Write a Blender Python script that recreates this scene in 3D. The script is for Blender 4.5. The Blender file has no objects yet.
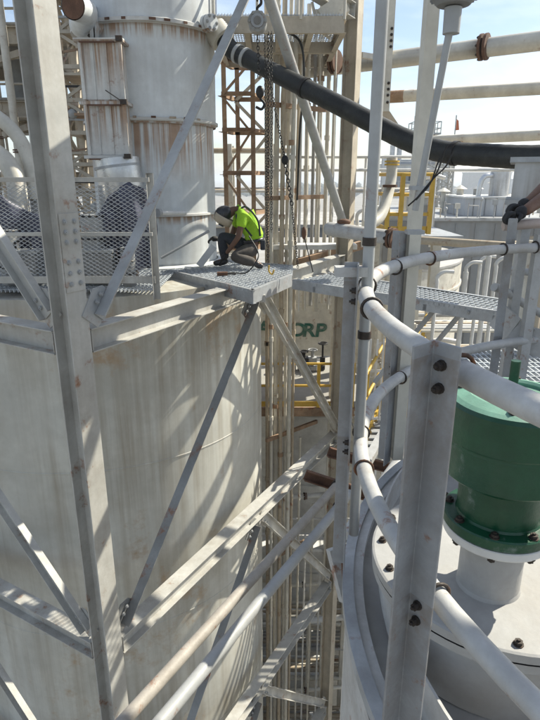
import bpy, bmesh, math, random
from mathutils import Vector, Matrix
R_ = math.radians
S = bpy.context.scene
COL = S.collection
rnd = random.Random(7)
H = 20.0                      # the lens is 20 m above the ground; builders below measure heights from the lens
PITCH = R_(18.0); FPX = 560.0  # focal length in photo pixels (540 x 720)

# ---------------------------------------------------------------- camera, world, sun
cam = bpy.data.cameras.new('camera'); cam_o = bpy.data.objects.new('camera', cam); COL.objects.link(cam_o)
cam_o.location = (0, 0, H); cam_o.rotation_euler = (R_(90) - PITCH, 0, 0)
cam.sensor_fit = 'VERTICAL'; cam.sensor_height = 36.0; cam.lens = 36.0 * FPX / 720.0
cam.clip_start = 0.05; cam.clip_end = 6000
S.camera = cam_o
SUN_AZ = R_(61); SUN_EL = R_(43)      # azimuth clockwise from +Y
w = bpy.data.worlds.new('World'); S.world = w; w.use_nodes = True
nt = w.node_tree; nt.nodes.clear()
sky = nt.nodes.new('ShaderNodeTexSky'); sky.sky_type = 'NISHITA'; sky.sun_disc = False
sky.sun_elevation = SUN_EL; sky.sun_rotation = SUN_AZ; sky.altitude = 10; sky.air_density = 1.0; sky.dust_density = .9; sky.ozone_density = 1.4
tc = nt.nodes.new('ShaderNodeTexCoord'); mp = nt.nodes.new('ShaderNodeMapping'); mp.inputs['Scale'].default_value = (1.6, 1.6, 6.0)
nz = nt.nodes.new('ShaderNodeTexNoise'); nz.inputs['Scale'].default_value = 2.2; nz.inputs['Detail'].default_value = 7; nz.inputs['Roughness'].default_value = .58
rp = nt.nodes.new('ShaderNodeValToRGB'); rp.color_ramp.elements[0].position = .40; rp.color_ramp.elements[1].position = .72
rp.color_ramp.elements[0].color = (.07, .07, .07, 1); rp.color_ramp.elements[1].color = (.70, .70, .70, 1)
mx = nt.nodes.new('ShaderNodeMix'); mx.data_type = 'RGBA'; mx.inputs[7].default_value = (7.4, 7.9, 8.5, 1)
bg = nt.nodes.new('ShaderNodeBackground'); bg.inputs['Strength'].default_value = .095
out = nt.nodes.new('ShaderNodeOutputWorld')
L = nt.links.new
L(tc.outputs['Generated'], mp.inputs['Vector']); L(mp.outputs['Vector'], nz.inputs['Vector']); L(nz.outputs['Fac'], rp.inputs['Fac'])
L(rp.outputs['Color'], mx.inputs[0]); L(sky.outputs['Color'], mx.inputs[6]); L(mx.outputs[2], bg.inputs['Color']); L(bg.outputs['Background'], out.inputs['Surface'])
sl = bpy.data.lights.new('sun', 'SUN'); sl.energy = 5.0; sl.angle = R_(.5); sl.color = (1, .945, .80)
so = bpy.data.objects.new('sun', sl); COL.objects.link(so); so.location = (30, 0, 60)
sd = Vector((math.sin(SUN_AZ) * math.cos(SUN_EL), math.cos(SUN_AZ) * math.cos(SUN_EL), math.sin(SUN_EL)))
so.rotation_euler = sd.to_track_quat('Z', 'Y').to_euler()
S.view_settings.view_transform = 'Standard'; S.view_settings.look = 'None'; S.view_settings.gamma = 1; S.view_settings.exposure = 0.79
S.render.engine = 'CYCLES'; S.cycles.use_denoising = True; S.cycles.max_bounces = 6; S.cycles.caustics_reflective = False; S.cycles.caustics_refractive = False

# ---------------------------------------------------------------- helpers
V = Vector
def at(u, v, y):
    """point on the sight line of photo pixel (u, v) at y metres in front (heights from the lens)"""
    a = (u - 270) / FPX; b = (360 - v) / FPX; c, s = math.cos(PITCH), math.sin(PITCH)
    d = V((a, c + b * s, -s + b * c)); return d * (y / d.y)
def atz(u, v, z):
    p = at(u, v, 1.0); return p * (z / p.z)
DA = V((.497, .8677, 0)); DB = V((-.8677, .497, 0)); UZ = V((0, 0, 1))   # directions of the steel frame

class MB:
    def __init__(s): s.v = []; s.f = []; s.sm = []
    def add(s, vs, fs, smooth=False):
        o = len(s.v); s.v += [V(x) for x in vs]; s.f += [tuple(i + o for i in f) for f in fs]; s.sm += [smooth] * len(fs); return s
    def hexa(s, p):   # 8 corners: bottom 4, top 4
        return s.add(p, [(3, 2, 1, 0), (4, 5, 6, 7), (0, 1, 5, 4), (1, 2, 6, 5), (2, 3, 7, 6), (3, 0, 4, 7)])
    def box(s, c, size, ax=None):
        c = V(c); X, Y, Z = ax or (V((1, 0, 0)), V((0, 1, 0)), UZ); a, b, d = size[0] / 2, size[1] / 2, size[2] / 2
        q = []
        for k in (-d, d):
            for i, j in ((-a, -b), (a, -b), (a, b), (-a, b)): q.append(c + X * i + Y * j + Z * k)
        return s.hexa(q)
    def prof(s, p0, p1, poly, side, up=None):
        """extrude a 2-D polygon (side, up) from p0 to p1"""
        p0, p1 = V(p0), V(p1); d = (p1 - p0).normalized(); X = V(side); X = (X - d * X.dot(d)).normalized()
        Y = d.cross(X) if up is None else (V(up) - d * V(up).dot(d) - X * V(up).dot(X)).normalized()
        n = len(poly); vs = [p0 + X * a + Y * b for a, b in poly] + [p1 + X * a + Y * b for a, b in poly]
        fs = [(i, (i + 1) % n, n + (i + 1) % n, n + i) for i in range(n)] + [tuple(range(n))[::-1], tuple(range(n, 2 * n))]
        return s.add(vs, fs)
    def bar(s, p0, p1, wd, ht, side=None):
        d = (V(p1) - V(p0)).normalized(); sd_ = V(side) if side is not None else (d.cross(UZ) if abs(d.z) < .95 else V((1, 0, 0)))
        a, b = wd / 2, ht / 2
        return s.prof(p0, p1, [(-a, -b), (a, -b), (a, b), (-a, b)], sd_)
    def tube(s, pts, r, n=10, caps=True, closed=False):
        pts = [V(p) for p in pts]; m = len(pts); rr = r if isinstance(r, (list, tuple)) else [r] * m
        T = []
        for i in range(m):
            if closed: t = pts[(i + 1) % m] - pts[i - 1]
            else: t = pts[min(i + 1, m - 1)] - pts[max(i - 1, 0)]
            T.append(t.normalized())
        a = T[0].cross(UZ)
        if a.length < .05: a = T[0].cross(V((1, 0, 0)))
        a.normalize(); vs = []
        for i in range(m):
            a = (a - T[i] * a.dot(T[i])).normalized(); b = T[i].cross(a)
            for k in range(n):
                g = 2 * math.pi * k / n; vs.append(pts[i] + (a * math.cos(g) + b * math.sin(g)) * rr[i])
        fs = []
        for i in range(m if closed else m - 1):
            j = (i + 1) % m
            for k in range(n): fs.append((i * n + k, i * n + (k + 1) % n, j * n + (k + 1) % n, j * n + k))
        s.add(vs, fs, True)
        if caps and not closed:
            s.add(vs[:n], [tuple(range(n))[::-1]]); s.add(vs[-n:], [tuple(range(n))])
        return s
    def cyl(s, c, r, z0, z1, n=48, caps=True, r1=None):
        return s.lathe(c, [(r, z0), (r if r1 is None else r1, z1)], n, caps)
    def lathe(s, c, pr, n=48, caps=True, a0=0, a1=2 * math.pi):
        """profile [(radius, z)] round a vertical axis; each ring edge kept crisp when a point is doubled"""
        full = abs(a1 - a0 - 2 * math.pi) < 1e-6; m = n if full else n + 1
        def ring(r, z): return [V((c[0] + r * math.cos(a0 + (a1 - a0) * k / n), c[1] + r * math.sin(a0 + (a1 - a0) * k / n), z)) for k in range(m)]
        for (ra, za), (rb, zb) in zip(pr[:-1], pr[1:]):
            A = ring(ra, za); B = ring(rb, zb)
            s.add(A + B, [(k, (k + 1) % m, m + (k + 1) % m, m + k) for k in range(n)], True)
        if caps and full:
            s.add(ring(*pr[0]), [tuple(range(m))[::-1]]); s.add(ring(*pr[-1]), [tuple(range(m))])
        return s
    def axcyl(s, p0, p1, r, n=16): return s.tube([p0, p1], r, n)
    def ball(s, c, r, n=12, sc=(1, 1, 1)):
        c = V(c); vs = []; fs = []; h = n // 2
        for i in range(h + 1):
            t = math.pi * i / h
            for k in range(n):
                g = 2 * math.pi * k / n; vs.append(c + V((math.sin(t) * math.cos(g) * r * sc[0], math.sin(t) * math.sin(g) * r * sc[1], math.cos(t) * r * sc[2])))
        for i in range(h):
            for k in range(n): fs.append((i * n + k, (i + 1) * n + k, (i + 1) * n + (k + 1) % n, i * n + (k + 1) % n))
        return s.add(vs, fs, True)
    def mesh(s, name, off):
        me = bpy.data.meshes.new(name); me.from_pydata([v - off for v in s.v], [], s.f); me.polygons.foreach_set('use_smooth', s.sm)
        bm = bmesh.new(); bm.from_mesh(me); bmesh.ops.recalc_face_normals(bm, faces=bm.faces[:]); bm.to_mesh(me); bm.free()
        me.validate(); me.update(); return me
WL = {}
def finish(o, m, parent, off):
    if m is not None: o.data.materials.append(m)
    COL.objects.link(o)
    if parent: o.parent = parent; WL[o.name] = off
    else: o.location = off + V((0, 0, H)); WL[o.name] = off
def tag(o, label=None, cat=None, group=None, kind=None):
    if label: o['label'] = label
    if cat: o['category'] = cat
    if group: o['group'] = group
    if kind or cat: o['kind'] = kind or 'thing'
    return o
def build(name, mb, m, parent=None, label=None, cat=None, group=None, kind=None, bevel=0):
    if parent is not None: off = WL[parent.name]
    else:
        xs = [v.x for v in mb.v]; ys = [v.y for v in mb.v]; zs = [v.z for v in mb.v]
        off = V(((min(xs) + max(xs)) / 2, (min(ys) + max(ys)) / 2, min(zs)))
    o = bpy.data.objects.new(name, mb.mesh(name, off)); finish(o, m, parent, off)
    if bevel:
        b = o.modifiers.new('bevel', 'BEVEL'); b.width = bevel; b.segments = 2; b.limit_method = 'ANGLE'; b.angle_limit = R_(50)
    return tag(o, label, cat, group, kind)
def thing(name, label, cat, loc, group=None):
    o = bpy.data.objects.new(name, None); COL.objects.link(o); o.empty_display_size = .2
    o.location = V(loc) + V((0, 0, H)); WL[o.name] = V(loc); return tag(o, label, cat, group)
def inst(name, me, m, loc, parent, rot=None):
    """a piece that shares mesh data, placed by its centre"""
    o = bpy.data.objects.new(name, me)
    if m is not None and not me.materials: me.materials.append(m)
    COL.objects.link(o); o.parent = parent; o.location = V(loc) - WL[parent.name]; WL[o.name] = WL[parent.name]
    if rot is not None: o.rotation_euler = rot
    return o
def aim(d): return V(d).to_track_quat('Z', 'Y').to_euler()
def spline(pts, k=8):
    pts = [V(p) for p in pts]; P = [pts[0] * 2 - pts[1]] + pts + [pts[-1] * 2 - pts[-2]]; o = []
    for i in range(1, len(P) - 2):
        a, b, c, d = P[i - 1:i + 3]
        for t in [j / k for j in range(k)]:
            o.append(.5 * ((2 * b) + (c - a) * t + (2 * a - 5 * b + 4 * c - d) * t * t + (3 * b - a - 3 * c + d) * t ** 3))
    return o + [pts[-1]]
def arc(c, r, z, a0, a1, n): return [V((c[0] + r * math.cos(a0 + (a1 - a0) * i / n), c[1] + r * math.sin(a0 + (a1 - a0) * i / n), z)) for i in range(n + 1)]
Ish = lambda wd, ht, tf, tw: [(-wd/2,-ht/2),(wd/2,-ht/2),(wd/2,-ht/2+tf),(tw/2,-ht/2+tf),(tw/2,ht/2-tf),(wd/2,ht/2-tf),(wd/2,ht/2),(-wd/2,ht/2),(-wd/2,ht/2-tf),(-tw/2,ht/2-tf),(-tw/2,-ht/2+tf),(-wd/2,-ht/2+tf)]
Lsh = lambda a, b, t: [(0, 0), (a, 0), (a, t), (t, t), (t, b), (0, b)]
Ush = lambda wd, ht, t: [(0, -ht/2), (wd, -ht/2), (wd, -ht/2+t), (t, -ht/2+t), (t, ht/2-t), (wd, ht/2-t), (wd, ht/2), (0, ht/2)]
# bolt with a hexagonal head, axis +Z
def bolt_mesh(r, h):
    m = MB(); m.lathe((0, 0), [(r * 1.45, 0), (r * 1.45, h * .18)], 10); m.lathe((0, 0), [(r * 1.15, h * .18), (r * 1.15, h * .6)], 6); m.lathe((0, 0), [(r * .5, h * .6), (r * .5, h * .85)], 8)
    return m.mesh('bolt', V((0, 0, 0)))

MESH = {'bolt_mid': bolt_mesh(.02, .04)}
# ---------------------------------------------------------------- materials
def mat(name, col, rough=.5, metal=0., var=.18, scale=2.5, dirt=(.16, .12, .08), grime=0., streak=0., sfreq=5., rust=0., rust_col=(.14, .055, .022), rscale=3., bump=.06, seams=None, stains=None):
    m = bpy.data.materials.new(name); m.use_nodes = True; t = m.node_tree; n = t.nodes; l = t.links.new
    b = n['Principled BSDF']; b.inputs['Metallic'].default_value = metal
    c = n.new('ShaderNodeTexCoord'); co = c.outputs['Object']
    def noise(sc, det=5, rg=.6, vec=co):
        x = n.new('ShaderNodeTexNoise'); x.inputs['Scale'].default_value = sc; x.inputs['Detail'].default_value = det; x.inputs['Roughness'].default_value = rg; l(vec, x.inputs['Vector']); return x.outputs['Fac']
    def ramp(f, a, d, va=0., vb=1.):
        x = n.new('ShaderNodeMapRange'); x.inputs[1].default_value = a; x.inputs[2].default_value = d; x.inputs[3].default_value = va; x.inputs[4].default_value = vb; l(f, x.inputs[0]); return x.outputs[0]
    def mix(f, A, B):
        x = n.new('ShaderNodeMix'); x.data_type = 'RGBA'
        for s_, val in ((0, f), (6, A), (7, B)):
            if hasattr(val, 'links') or isinstance(val, bpy.types.NodeSocket): l(val, x.inputs[s_])
            elif s_ == 0: x.inputs[0].default_value = val
            else: x.inputs[s_].default_value = (*val, 1)
        return x.outputs[2]
    def mul(a, bb):
        x = n.new('ShaderNodeMath'); x.operation = 'MULTIPLY'; l(a, x.inputs[0])
        if isinstance(bb, float): x.inputs[1].default_value = bb
        else: l(bb, x.inputs[1])
        return x.outputs[0]
    big = noise(scale); fine = noise(scale * 9, 4)
    dk = tuple(k * (1 - var * 1.6) for k in col); lt = tuple(min(1, k * (1 + var * .5)) for k in col)
    cc = mix(ramp(big, .3, .7), dk, lt)
    cc = mix(ramp(fine, .35, .75, 0., .35), cc, dk)
    oi = n.new('ShaderNodeObjectInfo')
    cc = mix(mul(oi.outputs['Random'], .22), cc, tuple(k * .72 for k in col))
    rgh = None
    if grime: cc = mix(mul(ramp(noise(scale * .6, 8, .7), .45, .72), grime), cc, dirt)
    if streak:
        mp_ = n.new('ShaderNodeMapping'); mp_.inputs['Scale'].default_value = (sfreq, sfreq, sfreq * .035); l(co, mp_.inputs['Vector'])
        st = ramp(noise(1.0, 6, .65, mp_.outputs['Vector']), .42, .66)
        st = mul(st, ramp(noise(scale * .45, 3), .3, .6))
        cc = mix(mul(st, streak), cc, dirt)
    if seams:
        sp = n.new('ShaderNodeSeparateXYZ'); l(co, sp.inputs[0])
        mp2 = n.new('ShaderNodeMapping'); mp2.inputs['Scale'].default_value = (13, 13, .3); l(co, mp2.inputs['Vector'])
        st2 = ramp(noise(1.0, 4, .6, mp2.outputs['Vector']), .42, .56)
        for z0, ln in seams:
            up = n.new('ShaderNodeMath'); up.operation = 'LESS_THAN'; l(sp.outputs['Z'], up.inputs[0]); up.inputs[1].default_value = z0
            fall = ramp(sp.outputs['Z'], z0 - ln, z0 - ln * .35, 0., 1.)
            cc = mix(mul(mul(mul(st2, fall), up.outputs[0]), .8), cc, mix(fine, (.36, .20, .08), (.20, .085, .03)))
            near = ramp(sp.outputs['Z'], z0 - .05, z0 - .01, 0., 1.)
            cc = mix(mul(mul(near, up.outputs[0]), .55), cc, (.2, .12, .06))
    if stains:
        sp3 = n.new('ShaderNodeSeparateXYZ'); l(co, sp3.inputs[0])
        st3 = ramp(noise(26, 4, .6), .35, .65)
        for z0, ln in stains:
            up = n.new('ShaderNodeMath'); up.operation = 'LESS_THAN'; l(sp3.outputs['Z'], up.inputs[0]); up.inputs[1].default_value = z0
            cc = mix(mul(mul(mul(st3, ramp(sp3.outputs['Z'], z0 - ln, z0, 0., 1.)), up.outputs[0]), .55), cc, (.17, .13, .095))
    if rust:
        rm = ramp(noise(rscale, 9, .72), .60 - rust * .18, .70 - rust * .18)
        cc = mix(mul(rm, .9), cc, mix(fine, rust_col, tuple(k * 2.1 for k in rust_col)))
    l(cc, b.inputs['Base Color'])
    l(ramp(fine, .2, .8, max(.05, rough - .1), min(1, rough + .12)), b.inputs['Roughness'])
    if bump:
        bp = n.new('ShaderNodeBump'); bp.inputs['Strength'].default_value = bump; bp.inputs['Distance'].default_value = .02; l(fine, bp.inputs['Height']); l(bp.outputs[0], b.inputs['Normal'])
    return m
M = {}
M['steel'] = mat('painted_steel', (.50, .493, .46), .55, grime=.4, streak=.35, dirt=(.2, .165, .12), rust=.015)
M['steel_gray'] = mat('gray_painted_steel', (.40, .41, .41), .5, grime=.3, rust=.05)
M['galv'] = mat('galvanised_steel', (.42, .44, .46), .48, .35, grime=.25, scale=6, rust=.03)
M['grate'] = mat('grating_steel', (.56, .60, .64), .45, .25, grime=.15, scale=6)
M['rail'] = mat('pale_rail_paint', (.50, .50, .49), .45, scale=7, grime=.4, dirt=(.22, .18, .14), rust=.12, rscale=9)
M['silo'] = mat('silo_paint', (.60, .595, .54), .6, scale=.7, var=.2, grime=.5, dirt=(.26, .22, .16), streak=.7, sfreq=5, bump=.03, rust=.09, rscale=.55, rust_col=(.23, .16, .095))
M['silo_rust'] = mat('seam_rust', (.4, .33, .25), .7, rust=.5)
M['vessel'] = mat('vessel_paint', (.71, .745, .76), .5, scale=1.2, grime=.2, streak=.2, bump=.03, seams=[(2.44, 1.0), (3.84, .22), (.92, .16)])
M['boxpaint'] = mat('duct_box_paint', (.66, .66, .64), .55, scale=2, grime=.25, seams=[(.84, .7), (1.66, .75)], rust=.06)
M['brace'] = mat('shaded_galvanised_brace', (.25, .255, .25), .5, .2, grime=.3, rust=.04)  # galvanised grey with the braces' shade put into the base colour
M['rust'] = mat('rusty_steel', (.15, .075, .045), .8, var=.35, scale=6, bump=.2)
M['scaf'] = mat('rusted_brown_steel', (.38, .255, .165), .75, var=.3, scale=4, rust=.2, bump=.15)
M['beige'] = mat('beige_paint', (.52, .465, .375), .6, grime=.3, streak=.3, rust=.05)
M['pipew'] = mat('cream_pipe_paint', (.64, .61, .53), .5, grime=.25, rust=.04)
M['pipeb'] = mat('buff_pipe_paint', (.52, .44, .33), .6, grime=.35, rust=.15)
M['pipes'] = mat('grey_pipe_paint', (.42, .42, .41), .55, grime=.35, rust=.12)
M['white'] = mat('white_paint', (.72, .72, .70), .5, grime=.2)
M['rubber'] = mat('black_rubber', (.012, .015, .016), .5, var=.3, scale=5, grime=.45, dirt=(.07, .07, .062), bump=.25)
M['iron'] = mat('black_iron', (.035, .033, .032), .5, .5, var=.3, scale=8)
M['green'] = mat('green_enamel', (.006, .068, .030), .36, var=.25, scale=8, grime=.3, dirt=(.05, .09, .08), bump=.08, rust=.03, rust_col=(.07, .10, .085), rscale=9)
M['green_sunlit'] = mat('sunlit_green_enamel', (.16, .33, .25), .5, var=.25, scale=8)  # lighter green for the cap top: sunlight put into the colour
M['bolt'] = mat('dark_bolt_steel', (.06, .048, .04), .6, .4, var=.3, scale=20, rust=.3)
M['yellow'] = mat('yellow_paint', (.66, .42, .06), .55, grime=.2, rust=.05)
M['alu'] = mat('aluminium_cladding', (.55, .56, .57), .4, .4, scale=1.5, grime=.25, streak=.5, sfreq=7)
M['duct'] = mat('silver_duct', (.62, .63, .64), .32, .75, scale=3, var=.1)
M['roofw'] = mat('pale_roof', (.42, .415, .40), .8, scale=.5, grime=.45)
M['wallg'] = mat('grey_cladding', (.25, .265, .275), .7, scale=.3, streak=.4, sfreq=1.5, grime=.2)
M['wallw'] = mat('white_cladding', (.5, .52, .54), .7, scale=.3, streak=.3, sfreq=1.5)
M['concrete'] = mat('concrete', (.36, .345, .31), .9, scale=.25, grime=.5, dirt=(.12, .11, .1))
M['ground'] = mat('yard_ground', (.29, .27, .235), .95, scale=.06, grime=.6, dirt=(.10, .095, .085))
M['tree'] = mat('far_trees', (.05, .075, .045), .9, var=.4, scale=.2)
M['glass'] = mat('dark_glass', (.03, .05, .07), .15)
M['lime'] = mat('lime_cloth', (.40, .72, .03), .8, var=.25, scale=5, bump=.6)
M['trous'] = mat('dark_cloth', (.045, .05, .06), .85, var=.25, scale=9, bump=.15)
M['trousg'] = mat('grey_cloth', (.10, .088, .078), .9, var=.25, scale=12, bump=.2)
M['skin'] = mat('skin', (.15, .075, .045), .6, var=.15, scale=9, bump=.03)
M['helmet'] = mat('dark_helmet', (.03, .03, .035), .3)
M['shield'] = mat('tan_shield', (.50, .43, .33), .5, grime=.3)
M['glove'] = mat('black_glove', (.02, .02, .022), .7, var=.3, scale=30, bump=.2)
M['letter'] = mat('green_letter_paint', (.012, .11, .075), .7, var=.25, scale=5, grime=.55, dirt=(.30, .30, .24))
M['tarp'] = mat('blue_tarp', (.055, .058, .10), .5, var=.4, scale=3, bump=.2)
M['nearconc'] = mat('near_vessel_top_paint', (.37, .365, .355), .6, scale=3, grime=.45, dirt=(.22,.19,.15))
M['cover'] = mat('cover_plate_paint', (.40, .398, .39), .55, scale=4, grime=.5, dirt=(.25,.22,.18))
M['post'] = mat('guardrail_post_paint', (.31, .32, .33), .42, scale=9, grime=.5, dirt=(.17, .145, .12), rust=.08, rscale=12, stains=[(1.16, .35), (.62, .3)])
M['tubeb'] = mat('weathered_tube_paint', (.40, .365, .32), .6, scale=8, grime=.4, rust=.15, rscale=8)
M['pinkrail'] = mat('pinkish_rail_paint', (.55, .45, .40), .5, scale=8, grime=.3)
M['orange'] = mat('orange_cloth', (.6, .12, .02), .7)

# ---------------------------------------------------------------- setting: ground and far skyline
GZ = -H
m = MB(); m.add([(-3000, -200, GZ), (3000, -200, GZ), (3000, 5000, GZ), (-3000, 5000, GZ)], [(0, 1, 2, 3)])
tag(build('ground', m, M['ground']), kind='structure')
m = MB()
for i in range(900):
    x = rnd.uniform(-500, 900); y = rnd.uniform(640, 980); h = rnd.uniform(4, 9) * (1 + .5 * math.sin(x * .02)); r = rnd.uniform(3, 7)
    for k in range(3): m.ball((x + rnd.uniform(-r, r), y, GZ + h * rnd.uniform(.3, .8)), 1, 6, (r, r * .6, h * rnd.uniform(.3, .6)))
build('far_woods', m, M['tree'], kind='stuff')
k = 0
for x, y, wd, h, mm, lab in ((235, 640, 46, 25, 'wallg', 'far grey block shaped building on the skyline'), (300, 700, 60, 18, 'wallw', 'far low pale shed on the skyline right of the grey block'), (150, 620, 50, 18, 'wallg', 'far low grey shed on the skyline left of the grey block'), (365, 690, 26, 27, 'wallg', 'far narrow grey building on the skyline beside the clad duct')):
    m = MB(); m.box((x, y, GZ + h / 2), (wd, 20, h)); t = thing('far_building', lab, 'building', (x, y, GZ), 'buildings on the far skyline')
    build('wall', m, M[mm], t); m = MB(); m.box((x, y, GZ + h + .5), (wd * 1.03, 21, 1)); build('roof', m, M['roofw'], t)

# generic plant pieces ------------------------------------------------------------------------------
def tank(name, label, cat, c, R, z0, z1, mm, rings=(), group=None, n=72, dome=0):
    t = thing(name, label, cat, (c[0], c[1], z0), group)
    m = MB(); m.lathe(c, [(R, z0), (R, z1)], n, False); build('shell', m, M[mm], t)
    m = MB(); m.lathe(c, [(R + .05, z1 - .06), (R + .05, z1 + .02), (R * .5, z1 + .02 + dome * .7), (0.01, z1 + .02 + dome)], n, False); build('roof', m, M['roofw'], t)
    for z in rings:
        m = MB(); m.lathe(c, [(R + .004, z - .05), (R + .06, z - .05), (R + .06, z + .05), (R + .004, z + .05)], n, False); build('ring', m, M[mm], t)
    return t
def frame_tower(name, label, cat, x0, x1, y0, y1, z0, levels, mm, post=.25, group=None, deck=True, brace=True, rails=True, floor='roofw'):
    """open steel tower: posts, ring beams, decks and braces"""
    t = thing(name, label, cat, ((x0 + x1) / 2, (y0 + y1) / 2, z0), group); ztop = levels[-1]
    for x in (x0, x1):
        for y in (y0, y1):
            m = MB(); m.prof((x, y, z0), (x, y, ztop + (1.1 if rails else 0)), Ish(post, post, post * .1, post * .08), (1, 0, 0)); build('post', m, M[mm], t)
    prev = z0
    for z in levels:
        for a, b in (((x0, y0), (x1, y0)), ((x1, y0), (x1, y1)), ((x1, y1), (x0, y1)), ((x0, y1), (x0, y0))):
            m = MB(); m.prof((*a, z), (*b, z), Ish(post * .7, post * 1.1, post * .1, post * .08), UZ.cross(V((b[0] - a[0], b[1] - a[1], 0)).normalized())); build('beam', m, M[mm], t)
        if deck:
            m = MB(); m.box(((x0 + x1) / 2, (y0 + y1) / 2, z + post * .55 + .03), (x1 - x0 + .3, y1 - y0 + .3, .05)); build('deck', m, M[floor], t)
            if rails:
                m = MB()
                for dz in (.55, 1.1): m.tube([(x0, y0, z + dz), (x1, y0, z + dz)], .03, 6); m.tube([(x1, y0, z + dz), (x1, y1, z + dz)], .03, 6); m.tube([(x0, y0, z + dz), (x0, y1, z + dz)], .03, 6)
                q = max(2, int((x1 - x0) / 1.5))
                for i in range(q + 1): m.tube([(x0 + (x1 - x0) * i / q, y0, z), (x0 + (x1 - x0) * i / q, y0, z + 1.1)], .03, 6)
                build('guardrail', m, M[mm], t)
        if brace and z - prev > 1:
            m = MB(); m.bar((x0, y0, prev), (x1, y0, z), post * .4, post * .4, (0, 1, 0)); build('brace', m, M[mm], t)
            m = MB(); m.bar((x1, y0, prev), (x1, y1, z), post * .4, post * .4, (1, 0, 0)); build('brace', m, M[mm], t)
        prev = z
    return t
def lattice(name, label, c, wd, z0, z1, step, mm, group=None, cat='tower'):
    t = thing(name, label, cat, (c[0], c[1], z0), group); h = wd / 2
    cs = [(c[0] - h, c[1] - h), (c[0] + h, c[1] - h), (c[0] + h, c[1] + h), (c[0] - h, c[1] + h)]
    for p in cs:
        m = MB(); m.bar((*p, z0), (*p, z1), .12, .12, (1, 0, 0)); build('post', m, M[mm], t)
    z = z0; k = 0
    while z < z1 - .01:
        zz = min(z + step, z1)
        for i in range(4):
            a, b = cs[i], cs[(i + 1) % 4]
            m = MB(); m.bar((*a, zz), (*b, zz), .08, .08); build('strut', m, M[mm], t)
            m = MB(); m.bar((*(a if k % 2 else b), z), (*(b if k % 2 else a), zz), .06, .06); build('brace', m, M[mm], t)
        z = zz; k += 1
    return t
def pipe(name, label, pts, r, mm, cat='pipe', group=None, flanges=(), n=14, fm='rust'):
    """pipe as a thing; flanges = indices (or points with a direction) of bolted joints"""
    t = thing(name, label, cat, pts[0], group); m = MB(); m.tube(pts, r, n); build('pipe_body', m, M[mm], t)
    for p, d in flanges:
        p, d = V(p), V(d).normalized()
        for s_ in (-1, 1):
            m = MB(); m.tube([p + d * (s_ * r * .12), p + d * (s_ * r * .42)], r * 1.36, 18); build('flange', m, M[fm], t)
        a = d.cross(UZ).normalized(); b = d.cross(a)
        for i in range(8):
            g = i * math.pi / 4
            inst('bolt', MESH['bolt_mid'], M['bolt'], p + (a * math.cos(g) + b * math.sin(g)) * r * 1.2 - d * r * .44, t, aim(-d))
    return t

# far plant ---------------------------------------------------------------------------------------
# white process tower with decks
t = frame_tower('process_tower', 'far white process tower with decks behind the yellow railing', 'tower', 11.2, 17.2, 58, 64, GZ, [-9, -5, -1.4, 1.0], 'white', .5, brace=False)
m = MB(); m.box((14.6, 61, .2), (4.6, 4, 3.1)); build('cabin', m, M['wallw'], t)
m = MB(); m.box((14.8, 58.96, .4), (1.8, .06, 1.4)); build('window', m, M['glass'], t)
for x in (12.3, 13.0, 16.4):
    m = MB(); m.cyl((x, 60, 0), .25, 1.2, rnd.uniform(3, 4.4), 12); build('vent_pipe', m, M['white'], t)
LX = 15.6
lattice('lattice_mast', 'far lattice mast with platform rising over the black hose', (LX, 61), 1.7, GZ, 4.1, 1.5, 'steel')
m = MB(); m.box((LX, 61, 4.2), (2.7, 2.7, .16))
for a in (-1.3, 1.3):
    for dz in (.5, 1.1): m.bar((LX - 1.3, 61 + a, 4.2 + dz), (LX + 1.3, 61 + a, 4.2 + dz), .07, .07); m.bar((LX + a, 59.7, 4.2 + dz), (LX + a, 62.3, 4.2 + dz), .07, .07)
    for b in (-1.3, 0, 1.3): m.bar((LX + a, 61 + b, 4.2), (LX + a, 61 + b, 5.3), .07, .07)
m.box((LX - .7, 61, 5.1), (.6, .8, 1.7)); m.box((LX - .7, 61, 6.3), (.3, .3, .8)); m.box((LX + .6, 61, 4.75), (.8, .8, 1.0)); m.bar((LX + .9, 61, 4.2), (LX + 1.1, 61, 6.6), .08, .08); m.bar((LX - .7, 61, 6.2), (LX + 1.1, 61, 6.4), .07, .07)
tag(build('mast_platform', m, M['steel_gray']), 'far railed platform with small cabinets on top of the lattice mast', 'platform')
t = thing('flag', 'small orange flag on a thin pole near the lattice mast', 'flag', (18.4, 60, 0)); m = MB(); m.tube([(18.4, 60, GZ), (18.4, 60, 5.9)], .06, 6); build('flag_pole', m, M['steel_gray'], t)
m = MB(); m.hexa([(18.4, 60, 4.5), (18.8, 60, 4.55), (18.8, 60.04, 4.55), (18.4, 60.04, 4.5), (18.4, 60, 5.6), (18.7, 60.1, 5.4), (18.7, 60.14, 5.4), (18.4, 60.04, 5.6)]); build('flag_cloth', m, M['orange'], t)
for i, (x, y, h, lab) in enumerate(((10.9, 40, 1.5, 'left of three far pale scaffold towers under the hose'), (12.1, 41, 1.9, 'middle of three far pale scaffold towers under the hose'), (9.6, 39, -.4, 'lowest far pale scaffold tower beside the yellow railing'))):
    lattice('scaffold_tower', lab, (x, y), .95, -1.91, h, .5, 'steel', 'far scaffold towers')
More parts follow.
